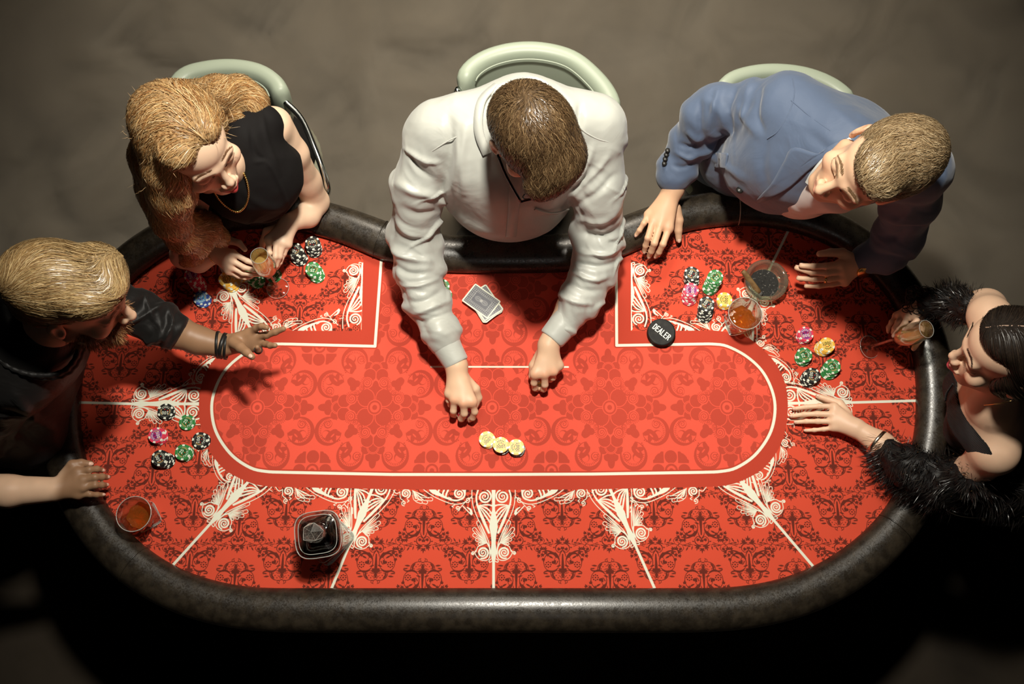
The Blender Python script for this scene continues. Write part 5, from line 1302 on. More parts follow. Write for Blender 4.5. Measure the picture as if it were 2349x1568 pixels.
    band_on(S, [(1184, 400), (1180, 440), (1178, 480), (1172, 540)], .0135, .004, 'placket', M_shirt, root, .0016)
    band_on(S, [(1226, 476), (1262, 486), (1300, 476)], .0035, .005, 'chest_pocket', M_shirt, root, .0014)
    for seam in ([(950, 372), (985, 350), (1030, 322), (1062, 308)], [(1395, 325), (1370, 318), (1345, 305), (1330, 292)], [(942, 335), (948, 372), (975, 402)]): band_on(S, seam, .0016, .0012, 'seam', M_shirt, root, .0005)
    # hair
    A = Sdf(); E = lambda x, y, z, a, b, c, k=.02: A.ell(H.w(x, y, z), (a, b, c), H.R, k)
    E(0, -.020, .046, .083, .100, .086); E(0, .045, .082, .060, .052, .042); E(.022, .070, .074, .050, .036, .034, .015); E(0, -.045, .0, .074, .072, .075); E(-.035, .03, .080, .038, .05, .03)
    A.ell(H.w(0, .115, .0), (.10, .055, .058), H.R, .012, -1); A.ell(H.w(-.085, .01, -.05), (.03, .05, .055), H.R, .01, -1); A.ell(H.w(.085, .01, -.05), (.03, .05, .055), H.R, .01, -1)
    gl = [[(1196, 226), (1170, 250), (1150, 300), (1132, 350)], [(1200, 222), (1180, 205), (1150, 215), (1128, 250)], [(1205, 225), (1205, 270), (1190, 330), (1180, 380)], [(1212, 226), (1250, 262), (1262, 330), (1250, 390), (1230, 425)], [(1215, 220), (1262, 222), (1300, 270), (1315, 340), (1330, 380)], [(1210, 212), (1240, 195), (1280, 215), (1318, 270)], [(1240, 260), (1280, 300), (1300, 350), (1310, 420)], [(1170, 300), (1160, 350), (1180, 390), (1220, 420)], [(1190, 215), (1200, 195), (1225, 182)], [(1280, 330), (1265, 380), (1280, 430)], [(1320, 360), (1300, 410), (1270, 440)]]
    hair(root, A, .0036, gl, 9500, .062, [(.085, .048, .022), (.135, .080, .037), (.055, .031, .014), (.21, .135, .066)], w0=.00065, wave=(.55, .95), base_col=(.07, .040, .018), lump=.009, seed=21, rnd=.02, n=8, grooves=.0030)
    # spectacles
    g = thing
    fr = [H.w(-.080, .00, .006), H.w(-.080, .05, .008), H.w(-.072, .114, .010)]
    fr2 = [H.w(.080, .00, .006), H.w(.080, .05, .008), H.w(.072, .114, .010)]
    sp_ = tube('spectacles', smooth_path([H.w(-.073, .114, .010), H.w(-.035, .122, .012), H.w(0, .124, .010), H.w(.035, .122, .012), H.w(.073, .114, .010)], 20), .0028, M_eyewear, 8); attach(sp_, root)
    sp_['label'] = 'black framed spectacles'
    for f in (fr, fr2): t_ = tube('spectacle_arm', smooth_path(f, 12), .0030, M_eyewear, 8); t_.parent = sp_; t_.matrix_parent_inverse = sp_.matrix_parent_inverse.copy(); t_.matrix_parent_inverse = Matrix.Identity(4)
    for q in (-1, 1):
        lp = [H.w(q * (.034 + .026 * math.cos(a)), .120 - .018 * abs(.034 + .026 * math.cos(a)) , -.008 + .020 * math.sin(a)) for a in np.linspace(0, 2 * PI, 24, endpoint=False)]
        t_ = tube('lens_rim', lp, .0018, M_eyewear, 6, closed=True); t_.parent = sp_
    brows(root, H, B, (.06, .035, .02))
    legs(root, 'trousers', hipP + np.array([0, .02, -.02]), [U(1090, 560, -.29), U(1250, 560, -.29)], [U(1100, 500, -.72), U(1250, 500, -.72)], M_trous)
    # the two chips he is placing
    p = U(1068, 948, .022); chip_at('purple', tuple(p - [0, 0, 0]), 0, "purple-red chip pinched between the dealer's left-hand fingertips", R=(math.radians(68), .2, .15))
    p = U(1237, 882, .022); chip_at('yellow', tuple(p), 0, "yellow chip pinched in the dealer's right-hand fingertips", R=(math.radians(70), -.1, .0))
    return root
build_dealer()
# ------------------------------------------------------------------ blonde woman
M_dress = mat('black_crepe', (.007, .006, .006), .8, spec=.2, bump=(500, .3, .0006))
PALE = np.array([.78, .54, .38])
def build_blonde():
    hp = U(592, 350, -.20); root = thing('person', "woman with long wavy red-blonde hair, black sleeveless dress and gold bead necklace, cradling a glass", 'person', (hp[0], hp[1], 0))
    H = Head(436, 328, .61, (.73, .68), 5, -2, 1.09); B = Sdf(); add_head(B, H, fem=True, nose=.88, jaw=.93)
    nb = U(512, 372, .46); B.cone(H.w(0, -.02, -.06), nb, .042, .043, .02); B.cone(nb, U(545, 398, .36), .044, .062, .03)
    B.cone(U(480, 400, .39), U(615, 300, .40), .05, .05, .04); B.ell(U(570, 392, .32), (.10, .07, .10), None, .04)
    # left arm (picture right)
    sh = J(630, 285, .39, 40); el = J(724, 462, .075, 30); wr = J(664, 510, .125, 21)
    B.chain([sh, J(672, 352, .29, 33), J(703, 415, .16, 31), el], .02); B.chain([el, J(706, 494, .085, 27), wr], .012)
    _, t1 = hand(B, wr, [(615, 548, .135), (634, 552, .138), (650, 556, .132), (662, 560, .122)],
        [[(618, 580, .125), (615, 600, .105), (612, 622, .085)], [(632, 588, .126), (624, 612, .102), (617, 634, .080)], [(642, 588, .118), (634, 608, .098), (626, 626, .080)], [(652, 582, .106), (643, 602, .090), (635, 616, .076)]],
        [(645, 520, .118), (612, 530, .108), (603, 555, .098), (600, 576, .092)], rf=7.0, rp=11.0)
    # right arm (picture left)
    e2 = J(422, 585, .055, 30); w2 = J(498, 578, .085, 22)
    B.chain([J(455, 430, .34, 34), J(434, 515, .20, 31), e2], .02); B.chain([e2, J(455, 597, .06, 27), w2], .012)
    _, t2 = hand(B, w2, [(534, 580, .115), (532, 597, .105), (529, 612, .092), (524, 622, .078)],
        [[(567, 598, .112), (587, 606, .110), (604, 611, .106)], [(560, 613, .098), (584, 619, .094), (606, 622, .090)], [(556, 626, .080), (578, 630, .074), (598, 630, .070)], [(546, 633, .062), (562, 637, .058), (576, 636, .055)]],
        [(505, 560, .105), (528, 552, .125), (548, 557, .132), (562, 572, .128)], rf=6.9, rp=10.5)
    body_mesh(root, B, .0029, lambda V: skin_cols(V, H, base=PALE, lips=(.42, .02, .03), fem=True, brow=(.20, .10, .05), lipamt=.95))
    nails(root, t1[:4], up=(0, -.4, 1)); nails(root, t2[:4], up=(0, 0, 1)); lashes(root, H); brows(root, H, B, (.20, .10, .05), True)
    D = Sdf(); D.cone(U(490, 360, .395), U(560, 318, .44), .052, .055, .03); D.cone(U(560, 318, .44), U(606, 284, .43), .055, .044, .03); D.ell(U(572, 398, .325), (.132, .118, .130), None, .05)
    D.ell(U(592, 385, .10), (.124, .105, .21), None, .05); D.ell(U(595, 350, -.14), (.17, .125, .13), None, .05); D.cone(U(470, 405, .37), U(480, 400, .30), .05, .07, .03)
    D.ell(U(560, 372, .405), (.075, .062, .045), None, .03); D.ell(U(520, 400, .46), (.040, .044, .040), None, .012, -1)
    st = [([(600, 262), (612, 320), (640, 400)], .006, .004), ([(575, 300), (585, 350), (612, 372)], .006, -.005), ([(585, 372), (612, 372), (640, 420), (660, 470)], .005, .005), ([(560, 440), (600, 470), (660, 480)], .010, .005)]
    cloth(root, 'dress', D, .0045, M_dress, [(U(592, 425, .35), U(592, 425, 0), .16, .007, 14)], st, amp=.005, seed=31)
    # undershirt panel
    # necklace of gold beads, bracelet
    NK = Sdf(); NK.o = [q for q in B.o if q[3][2] < ZF + .50] + D.o
    P = smooth_path(np.array([NK.hit(x, y) for x, y in ((494, 444), (505, 460), (522, 476), (545, 487), (563, 474), (571, 448), (568, 420), (560, 398), (553, 384))]), 44)
    parts = [ellb(p + np.array([0, 0, .003]), (.0030,) * 3, 8, 6) for p in P]; V, F = merge(parts); o = link('necklace', np_mesh('necklace', V, F), M_gold); attach(o, root); o['label'] = 'gold bead necklace'
    ax = nrm(w2[0] - e2[0]); c = w2[0] - ax * .004; u = nrm(np.cross(ax, [0, 0, 1.0])); v = np.cross(ax, u)
    parts = [ellb(c + (u * math.cos(a) + v * math.sin(a)) * .0300 + ax * .006 * math.sin(a * 1.0), (.0025,) * 3, 8, 6) for a in np.linspace(0, 2 * PI, 40, endpoint=False)]
    V, F = merge(parts); o = link('bracelet', np_mesh('bracelet', V, F), M_gold); attach(o, root)
    # hair
    A = Sdf(); E = lambda x, y, z, a, b, c, k=.02: A.ell(H.w(x, y, z), (a, b, c), H.R, k)
    E(0, -.024, .046, .085, .100, .083); E(0, -.052, .0, .080, .078, .080); E(.066, .0, .010, .030, .066, .070, .02); E(-.060, -.02, .02, .032, .062, .066, .02); E(.035, .040, .088, .040, .040, .026, .02); E(-.03, .030, .085, .04, .045, .028, .02)
    A.ell(H.w(-.006, .125, -.020), (.064, .060, .096), H.R, .014, -1)
    A.chain([(H.w(.08, .01, .0), .040), (U(395, 440, .54), .045), (U(392, 500, .44), .038), (U(420, 540, .34), .034), (U(450, 560, .26), .028), (U(440, 585, .14), .020), (U(425, 600, .09), .012)], .03)
    A.chain([(U(352, 380, .55), .038), (U(366, 450, .46), .034), (U(410, 510, .36), .030), (U(470, 520, .28), .030), (U(505, 545, .18), .022)], .03)
    A.chain([(U(365, 300, .59), .048), (U(346, 360, .51), .040), (U(352, 430, .44), .030), (U(372, 485, .38), .022)], .03)
    A.chain([(H.w(-.03, -.05, .02), .06), (U(500, 218, .52), .038), (U(548, 215, .47), .036), (U(580, 236, .455), .030), (U(576, 262, .45), .026), (U(548, 270, .47), .028), (U(525, 255, .49), .030)], .025)
    A.ell(U(556, 242, .52), (.018, .014, .05), None, .012, -1)
    gl = [[(474, 312), (450, 285), (415, 255), (370, 262), (335, 300), (322, 350), (330, 410)], [(474, 312), (470, 270), (440, 225), (390, 212), (340, 232), (312, 275)], [(476, 312), (492, 280), (488, 240), (466, 212), (430, 200)], [(476, 314), (440, 320), (395, 335), (360, 375), (352, 430), (372, 490)],
          [(470, 318), (450, 340), (415, 370), (395, 420), (398, 480), (430, 540), (450, 575)], [(462, 335), (438, 365), (420, 400), (425, 430), (412, 500)], [(330, 300), (318, 360), (335, 430), (362, 480)], [(360, 440), (395, 500), (440, 530), (480, 540)], [(400, 460), (430, 520), (455, 560), (430, 590)],
          [(500, 240), (515, 225), (545, 212), (580, 225), (600, 245), (590, 268), (560, 280), (535, 270)], [(480, 300), (505, 268), (510, 240)], [(520, 250), (545, 240), (565, 250), (555, 265)], [(490, 330), (500, 300), (505, 280)], [(395, 212), (440, 198), (500, 210)]]
    hcol = [(.50, .29, .11), (.62, .40, .18), (.40, .20, .07), (.72, .52, .28), (.34, .15, .05)]
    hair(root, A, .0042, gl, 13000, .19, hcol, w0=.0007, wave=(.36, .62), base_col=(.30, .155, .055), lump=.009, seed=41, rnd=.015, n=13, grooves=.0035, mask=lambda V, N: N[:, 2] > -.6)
    # loose flyaway hairs
    rg = np.random.default_rng(8); R = []
    for _ in range(150):
        a = rg.uniform(0, 6.28); p0 = A.snap((U(430, 310, .62) + np.array([.13 * math.cos(a), .13 * math.sin(a), rg.uniform(-.08, .08)]))[None])[0]; d = nrm(p0 - U(430, 310, .58) + rg.normal(0, .10, 3)); k = nrm(rg.normal(0, 1, 3)); L = rg.uniform(.012, .040)
        R.append(smooth_path([p0, p0 + d * L * .5 + k * L * .15, p0 + d * L * .8 + k * L * .45], 8))
    X = np.stack(R); strand_mesh(root, 'flyaway_hair', X, None, .00035, (.55, .36, .18), N=np.broadcast_to(np.array([0, 0, 1.0]), X.shape))
    legs(root, 'stockings', hp + np.array([0, 0, .02]), [U(530, 540, -.29), U(660, 540, -.29)], [U(540, 470, -.72), U(660, 470, -.72)], M_dress)
build_blonde()
# ------------------------------------------------------------------ bearded man in black shirt
M_bshirt = mat('black_cotton_shirt', (.009, .008, .0075), .55, spec=.35, bump=(600, .2, .0005), sheen=.05, crease=(12, .45, .012))
TAN = np.array([.74, .49, .33])
def build_beard():
    hp = U(10, 800, -.20); root = thing('person', "bearded man with swept-back blond hair and black shirt, one open palm held over the table", 'person', (hp[0], hp[1], 0))
    H = Head(166, 680, .59, (.99, .12), 20, 10, 1.07); B = Sdf(); add_head(B, H, brow=1.15, nose=1.05, jaw=1.0)
    nb = U(88, 770, .47); B.cone(H.w(0, -.02, -.06), nb, .056, .06, .02); B.cone(nb, U(70, 790, .36), .062, .10, .03)
    w1 = J(508, 792, .20, 27); B.chain([(nb - [0, 0, .06], .05), J(110, 680, .36, 36), J(240, 695, .30, 34), J(330, 720, .26, 34), J(400, 758, .23, 38), J(455, 780, .21, 31), w1], .015)
    _, t1 = hand(B, w1, [(572, 763, .215), (590, 772, .208), (597, 785, .198), (588, 797, .188)],
        [[(588, 752, .232), (600, 748, .246), (612, 751, .252)], [(612, 768, .222), (632, 761, .232), (650, 754, .240)], [(610, 789, .208), (620, 792, .220), (631, 792, .230)], [(592, 803, .205), (593, 802, .222), (590, 796, .236)]],
        [(535, 785, .222), (552, 797, .236), (566, 808, .246), (578, 818, .252)], rf=8.4, rp=13.0)
    w2 = J(124, 1122, .105, 28); B.chain([(nb - [0, 0, .06], .05), J(45, 870, .34, 38), J(-60, 1010, .20, 38), J(-110, 1108, .13, 38), J(-60, 1120, .13, 40), J(20, 1126, .12, 36), w2], .015)
    _, t2 = hand(B, w2, [(178, 1082, .110), (190, 1100, .112), (190, 1118, .108), (180, 1134, .098)],
        [[(205, 1077, .112), (222, 1075, .098), (234, 1078, .082)], [(218, 1094, .112), (234, 1093, .096), (245, 1094, .078)], [(218, 1112, .108), (233, 1112, .092), (243, 1112, .075)], [(206, 1133, .098), (222, 1134, .084), (236, 1134, .070)]],
        [(148, 1090, .105), (166, 1066, .110), (186, 1062, .104), (208, 1064, .094)], rf=8.6, rp=14.0)
    bc = (.22, .11, .05)
    body_mesh(root, B, .0029, lambda V: skin_cols(V, H, base=TAN, brow=(.22, .12, .05), beard=(bc, .85)))
    nails(root, t2, up=(.3, 0, 1)); nails(root, t1[4:], up=(0, -.2, 1))
    S = Sdf(); S.cone(U(75, 775, .40), U(95, 765, .47), .09, .074, .04); S.cone(U(92, 640, .42), U(70, 760, .43), .085, .09, .05); S.cone(U(70, 760, .43), U(45, 850, .40), .09, .09, .05); S.ell(U(50, 770, .32), (.15, .17, .15), None, .05); S.ell(U(50, 830, .16), (.14, .15, .16), None, .05); S.ell(U(0, 820, -.08), (.14, .16, .15), None, .05)
    a1 = [J(150, 665, .40, 62), J(250, 690, .33, 52), J(335, 727, .26, 46), J(402, 762, .232, 42)]; a2 = [J(30, 880, .38, 62), J(-70, 1000, .22, 60), J(-130, 1110, .13, 50), J(-40, 1124, .125, 46)]
    S.chain(a1, .03); S.chain(a2, .03); S.cone(U(60, 900, .2), U(60, 990, .06), .09, .10, .05); S.plane(nrm(a1[-1][0] - a1[-2][0]), float(nrm(a1[-1][0] - a1[-2][0]) @ (a1[-1][0] + nrm(a1[-1][0] - a1[-2][0]) * .012)), .004)
    segs = [(p[0], q[0], p[1], .011, 19) for A in (a1, a2) for p, q in zip(A[:-1], A[1:])]
    st = [([(20, 640), (50, 690), (60, 740)], .010, .010), ([(5, 660), (22, 720), (30, 780)], .010, -.009), ([(360, 712), (368, 750), (360, 790)], .007, .007), ([(395, 715), (388, 760), (372, 798)], .006, .008), ([(30, 900), (80, 960), (150, 990)], .012, .010), ([(20, 950), (70, 1010), (120, 1030)], .012, -.009)]
    cloth(root, 'shirt', S, .0045, M_bshirt, segs, st, amp=.007, seed=51)
    T = Sdf()
    cr = smooth_path([nb + np.array(v) for v in ((.055, .05, .0), (.085, -.01, -.03), (.06, -.075, -.03), (0, -.09, .0), (-.06, -.06, .02), (-.08, .0, .02), (-.05, .06, .02))], 30, True)
    for a, b in zip(cr, np.roll(cr, -1, 0)): T.cone(a, b, .008, .008, .004); T.cone(a + [0, 0, .014], b + [0, 0, .014], .005, .005, .006)
    cloth(root, 'collar', T, .003, M_bshirt, amp=.001, seed=5, fine=.0003)
    # hair swept back and to the side
    A = Sdf(); E = lambda x, y, z, a, b, c, k=.02: A.ell(H.w(x, y, z), (a, b, c), H.R, k)
    E(0, -.028, .052, .084, .106, .080); E(0, .050, .090, .062, .055, .040, .02); E(0, -.05, .0, .074, .072, .07); E(.045, .030, .085, .034, .055, .034, .015); E(-.03, .04, .095, .05, .05, .03)
    A.ell(H.w(0, .125, .0), (.10, .050, .058), H.R, .010, -1); A.ell(H.w(.088, .02, -.05), (.03, .055, .055), H.R, .01, -1); A.ell(H.w(-.088, .02, -.05), (.03, .05, .055), H.R, .01, -1)
    gl = [[(278, 668), (250, 620), (200, 580), (140, 560), (80, 580), (30, 630)], [(270, 640), (220, 580), (160, 545), (110, 540), (60, 560)], [(280, 690), (240, 650), (190, 620), (130, 610), (80, 625), (30, 660)], [(282, 700), (230, 690), (180, 680), (120, 680), (60, 685), (20, 680)], [(272, 715), (220, 735), (170, 730), (100, 715), (50, 700)], [(230, 590), (260, 630), (275, 665)], [(200, 725), (150, 745), (90, 730)], [(120, 530), (70, 550), (30, 600)]]
    hair(root, A, .0036, gl, 10500, .13, [(.50, .34, .15), (.62, .45, .23), (.36, .22, .09), (.26, .15, .06)], w0=.0007, wave=(.18, .5), base_col=(.24, .145, .06), seed=61, rnd=.015, n=10, grooves=.0035)
    brows(root, H, B, (.25, .14, .06))
    # beard
    Bd = Sdf(); E = lambda x, y, z, a, b, c, k=.015: Bd.ell(H.w(x, y, z), (a, b, c), H.R, k)
    E(0, .064, -.108, .042, .036, .036); E(.046, .030, -.066, .022, .040, .036); E(-.046, .030, -.066, .022, .040, .036); E(0, .088, -.052, .028, .012, .009, .01); E(.030, .078, -.075, .014, .018, .026); E(-.030, .078, -.075, .014, .018, .026); E(0, .03, -.10, .045, .04, .03)
    Bd.ell(H.w(0, .100, -.066), (.018, .016, .0065), H.R, .004, -1)
    V, Q = Bd.mesh(.0032); N = vnormals(V, Q); V2 = V + N * ((vnoise(V * 300, 4) - .5) * .002)[:, None]; hb = link('beard', np_mesh('beard', V2, Q, cols=np.tile((.13, .06, .025), (len(V), 1))), M_hair); attach(hb, root)
    rg = np.random.default_rng(5); mk = (V - H.c) @ H.Y > .0; ix = rg.choice(np.nonzero(mk)[0], 3400); P = V[ix]; Nn = N[ix]; d = nrm(Nn * .8 + H.Y * .35 - H.Z * .8 + rg.normal(0, .25, P.shape)); L = rg.uniform(.008, .022, (len(P), 1))
    X = np.stack([P, P + d * L * .5, P + d * L + rg.normal(0, .002, P.shape) - H.Z * .003], 1); X = np.stack([smooth_path(x, 5) for x in X]); strand_mesh(root, 'beard_hair', X, None, .0006, [(.34, .17, .07), (.24, .11, .045), (.42, .24, .11)], N=np.repeat(Nn[:, None], 5, 1), seed=9)
    # straps, watch, ring
    ax = nrm(w1[0] - J(455, 780, .21, 31)[0])
    for k, (off, r) in enumerate(((.004, .0315), (.013, .031), (-.008, .033))): ring_on(root, 'leather_bracelet', w1[0] + ax * off, ax + np.array([.1 * k, .12 * k, 0]), r, .0035 if k else .005, M_blackrubber, .002, label='black leather bracelet')
    ring_on(root, 'ring', (U(592, 803, .205) + U(593, 802, .222)) / 2, U(593, 802, .222) - U(592, 803, .205), .0094, .003, M_blackrubber, .0012, label='black finger ring')
    legs(root, 'trousers', hp + np.array([0, 0, .02]), [U(190, 820, -.29), U(190, 960, -.29)], [U(100, 830, -.72), U(100, 960, -.72)], M_bshirt)
build_beard()
# ------------------------------------------------------------------ man in blue jacket
M_jacket = mat('blue_wool_jacket', (.085, .118, .19), .58, spec=.35, bump=(1100, .35, .0006), sheen=.25, crease=(11, .35, .009))
M_pinksh = mat('pale_shirt', (.66, .60, .57), .5)
FAIR = np.array([.72, .46, .30])
def build_jacket():
    hp = U(1680, 350, -.20); root = thing('person', "man in blue blazer leaning sideways on the rail, hand by the ashtray", 'person', (hp[0], hp[1], 0))
    H = Head(2003, 382, .64, (-.89, .45), -3, 20, 1.05); B = Sdf(); add_head(B, H, brow=1.15, nose=1.05)
    nb = U(1955, 405, .50); B.cone(H.w(0, -.02, -.06), nb, .056, .058, .02); B.cone(nb, U(1915, 412, .40), .056, .075, .03)
    w1 = J(1545, 432, .115, 26); B.chain([(nb - [0, 0, .06], .05), J(1815, 262, .37, 36), J(1650, 262, .28, 32), J(1622, 270, .26, 30), J(1580, 330, .17, 28), J(1551, 380, .14, 25), J(1548, 400, .125, 26), w1], .015)
    _, t1 = hand(B, w1, [(1534, 524, .085), (1514, 517, .090), (1498, 506, .088), (1487, 492, .080)],
        [[(1521, 560, .085), (1512, 578, .060), (1504, 587, .036)], [(1501, 558, .090), (1494, 576, .064), (1489, 587, .040)], [(1486, 546, .090), (1481, 563, .068), (1478, 576, .048)], [(1477, 512, .086), (1467, 528, .074), (1459, 539, .060)]],
        [(1550, 478, .075), (1557, 505, .060), (1556, 528, .045), (1557, 550, .028)], rf=8.6, rp=14.0)
    w2 = J(1972, 602, .10, 25); B.chain([(nb - [0, 0, .06], .05), J(2085, 405, .36, 38), J(2065, 500, .20, 34), J(2040, 572, .14, 30), J(2000, 592, .11, 28), w2], .015)
    _, t2 = hand(B, w2, [(1925, 606, .120), (1932, 620, .108), (1936, 634, .094), (1938, 647, .078)],
        [[(1893, 610, .135), (1865, 611, .132), (1838, 609, .124)], [(1896, 626, .118), (1862, 624, .112), (1828, 614, .106)], [(1902, 640, .098), (1866, 640, .092), (1832, 638, .086)], [(1908, 652, .078), (1878, 656, .072), (1849, 656, .068)]],
        [(1952, 592, .110), (1932, 580, .130), (1905, 579, .145), (1880, 582, .150)], rf=8.6, rp=13.5)
    bc = FAIR * [.70, .62, .55]
    body_mesh(root, B, .0029, lambda V: skin_cols(V, H, base=FAIR, brow=(.20, .12, .06), beard=(bc, .45), pink=[(U(x, y, .09), .012, FAIR * [1, .62, .52], .5) for x, y in ((1534, 524), (1514, 518), (1498, 507))]))
    nails(root, t1, up=(0, -.5, 1)); nails(root, t2[:4], up=(0, 1, .6)); brows(root, H, B, (.20, .12, .06), n=140)
    S = Sdf(); S.cone(U(1805, 250, .44), U(1935, 350, .50), .085, .082, .05); S.cone(U(1935, 350, .49), U(2105, 385, .44), .085, .080, .05)
    S.ell(U(1890, 350, .38), (.19, .15, .13), None, .06); S.ell(U(1805, 370, .28), (.165, .135, .14), None, .06); S.ell(U(1725, 355, .12), (.145, .110, .16), None, .06); S.ell(U(1690, 345, -.10), (.16, .12, .13), None, .05)
    a1 = [J(1805, 235, .42, 62), J(1725, 244, .37, 53), J(1640, 248, .31, 48), J(1612, 268, .285, 47), J(1582, 325, .20, 42), J(1552, 385, .14, 39), J(1545, 405, .128, 38)]
    a2 = [J(2100, 400, .41, 64), J(2085, 470, .29, 56), J(2058, 545, .17, 50), J(2030, 580, .135, 42), J(1985, 594, .11, 35)]
    S.chain(a1, .03); S.chain(a2, .03)
    S.ell(U(1868, 470, .47), (.062, .050, .085), None, .02, -1)
    segs = [(p[0], q[0], p[1], .009, 15) for A in (a1, a2) for p, q in zip(A[:-1], A[1:])]
    st = [([(1650, 205), (1640, 250), (1625, 290)], .008, .010), ([(1690, 195), (1668, 250), (1680, 300)], .009, -.010), ([(1720, 200), (1710, 260), (1735, 310)], .009, .009), ([(1745, 200), (1735, 260), (1750, 300)], .007, -.008),
        ([(1608, 230), (1606, 290), (1622, 330)], .008, -.009), ([(1575, 300), (1600, 320), (1620, 318)], .007, .009), ([(1560, 330), (1585, 340), (1605, 325)], .006, -.008), ([(1552, 350), (1580, 362), (1600, 352)], .006, .008), ([(1545, 380), (1570, 385), (1595, 372)], .006, -.006),
        ([(1900, 240), (1960, 290), (2020, 300)], .014, .005), ([(1850, 300), (1900, 340), (1960, 350)], .014, -.005), ([(1620, 340), (1650, 370), (1720, 420)], .010, .006), ([(1760, 330), (1750, 380), (1760, 440)], .012, -.006), ([(2150, 350), (2165, 400), (2140, 450)], .010, .005), ([(2100, 470), (2070, 500), (2040, 500)], .009, .007), ([(2080, 530), (2050, 545), (2020, 540)], .008, -.007)]
    cloth(root, 'jacket', S, .0042, M_jacket, segs, st, amp=.004, seed=71)
    for seam in ([(1818, 178), (1822, 215), (1810, 260), (1785, 300), (1760, 318)], [(1815, 230), (1860, 268), (1905, 300)], [(2050, 305), (2100, 345), (2155, 390)]): band_on(S, seam, .0014, .0008, 'seam', M_jacket, root, .0006)
    # lapels
    M_lap = M_jacket
    def sheet(name, px, off, m, th=.0022, lab=None):
        px = np.array(px, float); c = px.mean(0); bm = bmesh.new(); pts = []
        poly = smooth_path(px, len(px) * 5, True); rings = [poly * k + c * (1 - k) for k in (1, .8, .6, .4, .2)]
        Q = np.vstack(rings + [c[None]]); V = np.array([S.hit(x, y) for x, y in Q]); V = V + S.grad(V) * off; n = len(poly); F = []
        for r in range(4): F += [[r * n + i, r * n + (i + 1) % n, (r + 1) * n + (i + 1) % n, (r + 1) * n + i] for i in range(n)]
        T3 = [[4 * n + i, 4 * n + (i + 1) % n, 5 * n] for i in range(n)]
        o = link(name, np_mesh(name, V, [np.array(T3), np.array(F)]), m); md = o.modifiers.new('thick', 'SOLIDIFY'); md.thickness = th; md.offset = 0; attach(o, root)
        if lab: o['label'] = lab
    sheet('lapel', [(1940, 318), (1905, 335), (1880, 352), (1822, 338), (1800, 370), (1770, 420), (1735, 460), (1765, 455), (1810, 430), (1850, 395), (1900, 355)], .004, M_lap)
    sheet('pocket_flap', [(1645, 350), (1652, 350), (1660, 351), (1672, 352), (1671, 362), (1669, 376), (1668, 386), (1660, 386), (1650, 385), (1642, 384), (1643, 374), (1644, 360)], .003, M_lap)
    for p in ((1526, 375), (1528, 365), (1531, 355), (1534, 345)):
        q = S.hit(*p, off=.003); V, F = ellb(q, (.0075, .0075, .004), 12, 6); attach(link('cuff_button', np_mesh('cuff_button', V, F), M_blackrubber), root)
    q = S.hit(1699, 434, off=.003); V, F = ellb(q, (.010, .010, .005), 12, 6); attach(link('jacket_button', np_mesh('jacket_button', V, F), M_blackrubber), root)
    # shirt showing at chest and cuffs
    T = Sdf(); T.ell(U(1858, 425, .33), (.090, .070, .14), None, .03); T.cone(U(1915, 412, .44), U(1850, 438, .36), .080, .06, .02); T.ell(U(1912, 418, .52), (.045, .045, .050), None, .01, -1)
    cloth(root, 'shirt', T, .004, M_pinksh, amp=.004, seed=6, fine=.0004)
    CS = Sdf(); CS.o = S.o[:-1] + T.o[:2]; band_on(CS, [(1952, 322), (1925, 340), (1895, 366), (1868, 398), (1856, 420)], .008, .004, 'shirt_collar', mat('white_collar', (.62, .63, .60), .5), root, .0022)
    for a, b, r in ((J(1546, 405, .128, 33)[0], J(1549, 424, .118, 30)[0], .0345), (J(1995, 592, .115, 30)[0], J(1984, 597, .108, 30)[0], .031)):
        T = Sdf(); T.cone(a, b, r * 1.02, r * .96, .003); ax = nrm(b - a); T.plane(ax, float(ax @ (b + ax * .006)), .002); cloth(root, 'shirt_cuff', T, .0028, M_pinksh, amp=.001, seed=6, fine=.0003)
    ax = nrm(w2[0] - J(2000, 592, .11, 28)[0]); ring_on(root, 'wristwatch', w2[0] + ax * -.002, ax, .0315, .008, M_blackrubber, .002, label='dark wristwatch')
    V, F = lathe_arrays([(.0001, 0), (.019, 0), (.020, .002), (.020, .007), (.018, .009), (.0001, .009)], 30); x_ = nrm(np.array([.1, -1, .35])); x_ = nrm(x_ - ax * ax.dot(x_)); R = np.array([ax, np.cross(x_, ax), x_]); V = V @ R + w2[0] + x_ * .029
    o = link('watch_case', np_mesh('watch_case', V, F), M_gold); attach(o, root)
    r0 = U(1902, 640, .098); r1 = U(1866, 640, .092); ring_on(root, 'ring', r0 + (r1 - r0) * .25, r1 - r0, .0097, .0028, M_gold, .0012, label='gold finger ring')
    A = Sdf(); E = lambda x, y, z, a, b, c, k=.02: A.ell(H.w(x, y, z), (a, b, c), H.R, k)
    E(0, -.026, .050, .080, .102, .078); E(0, .045, .092, .058, .052, .034, .02); E(0, -.05, .0, .072, .070, .06); E(-.02, .065, .098, .040, .034, .026, .015)
    A.ell(H.w(0, .120, .0), (.10, .048, .062), H.R, .010, -1); A.ell(H.w(.088, .02, -.045), (.03, .05, .05), H.R, .01, -1); A.ell(H.w(-.088, .02, -.045), (.03, .05, .05), H.R, .01, -1)
    gl = [[(1962, 400), (1990, 350), (2030, 310), (2080, 300), (2125, 320)], [(1960, 380), (1985, 320), (2030, 285), (2090, 280), (2138, 310)], [(1970, 420), (2010, 390), (2050, 360), (2100, 350), (2140, 360)], [(1985, 435), (2030, 430), (2080, 410), (2130, 390)], [(1960, 350), (1990, 300), (2040, 276), (2090, 272)], [(2000, 400), (2040, 350), (2090, 330), (2140, 340)], [(2000, 445), (2060, 445), (2110, 425)]]
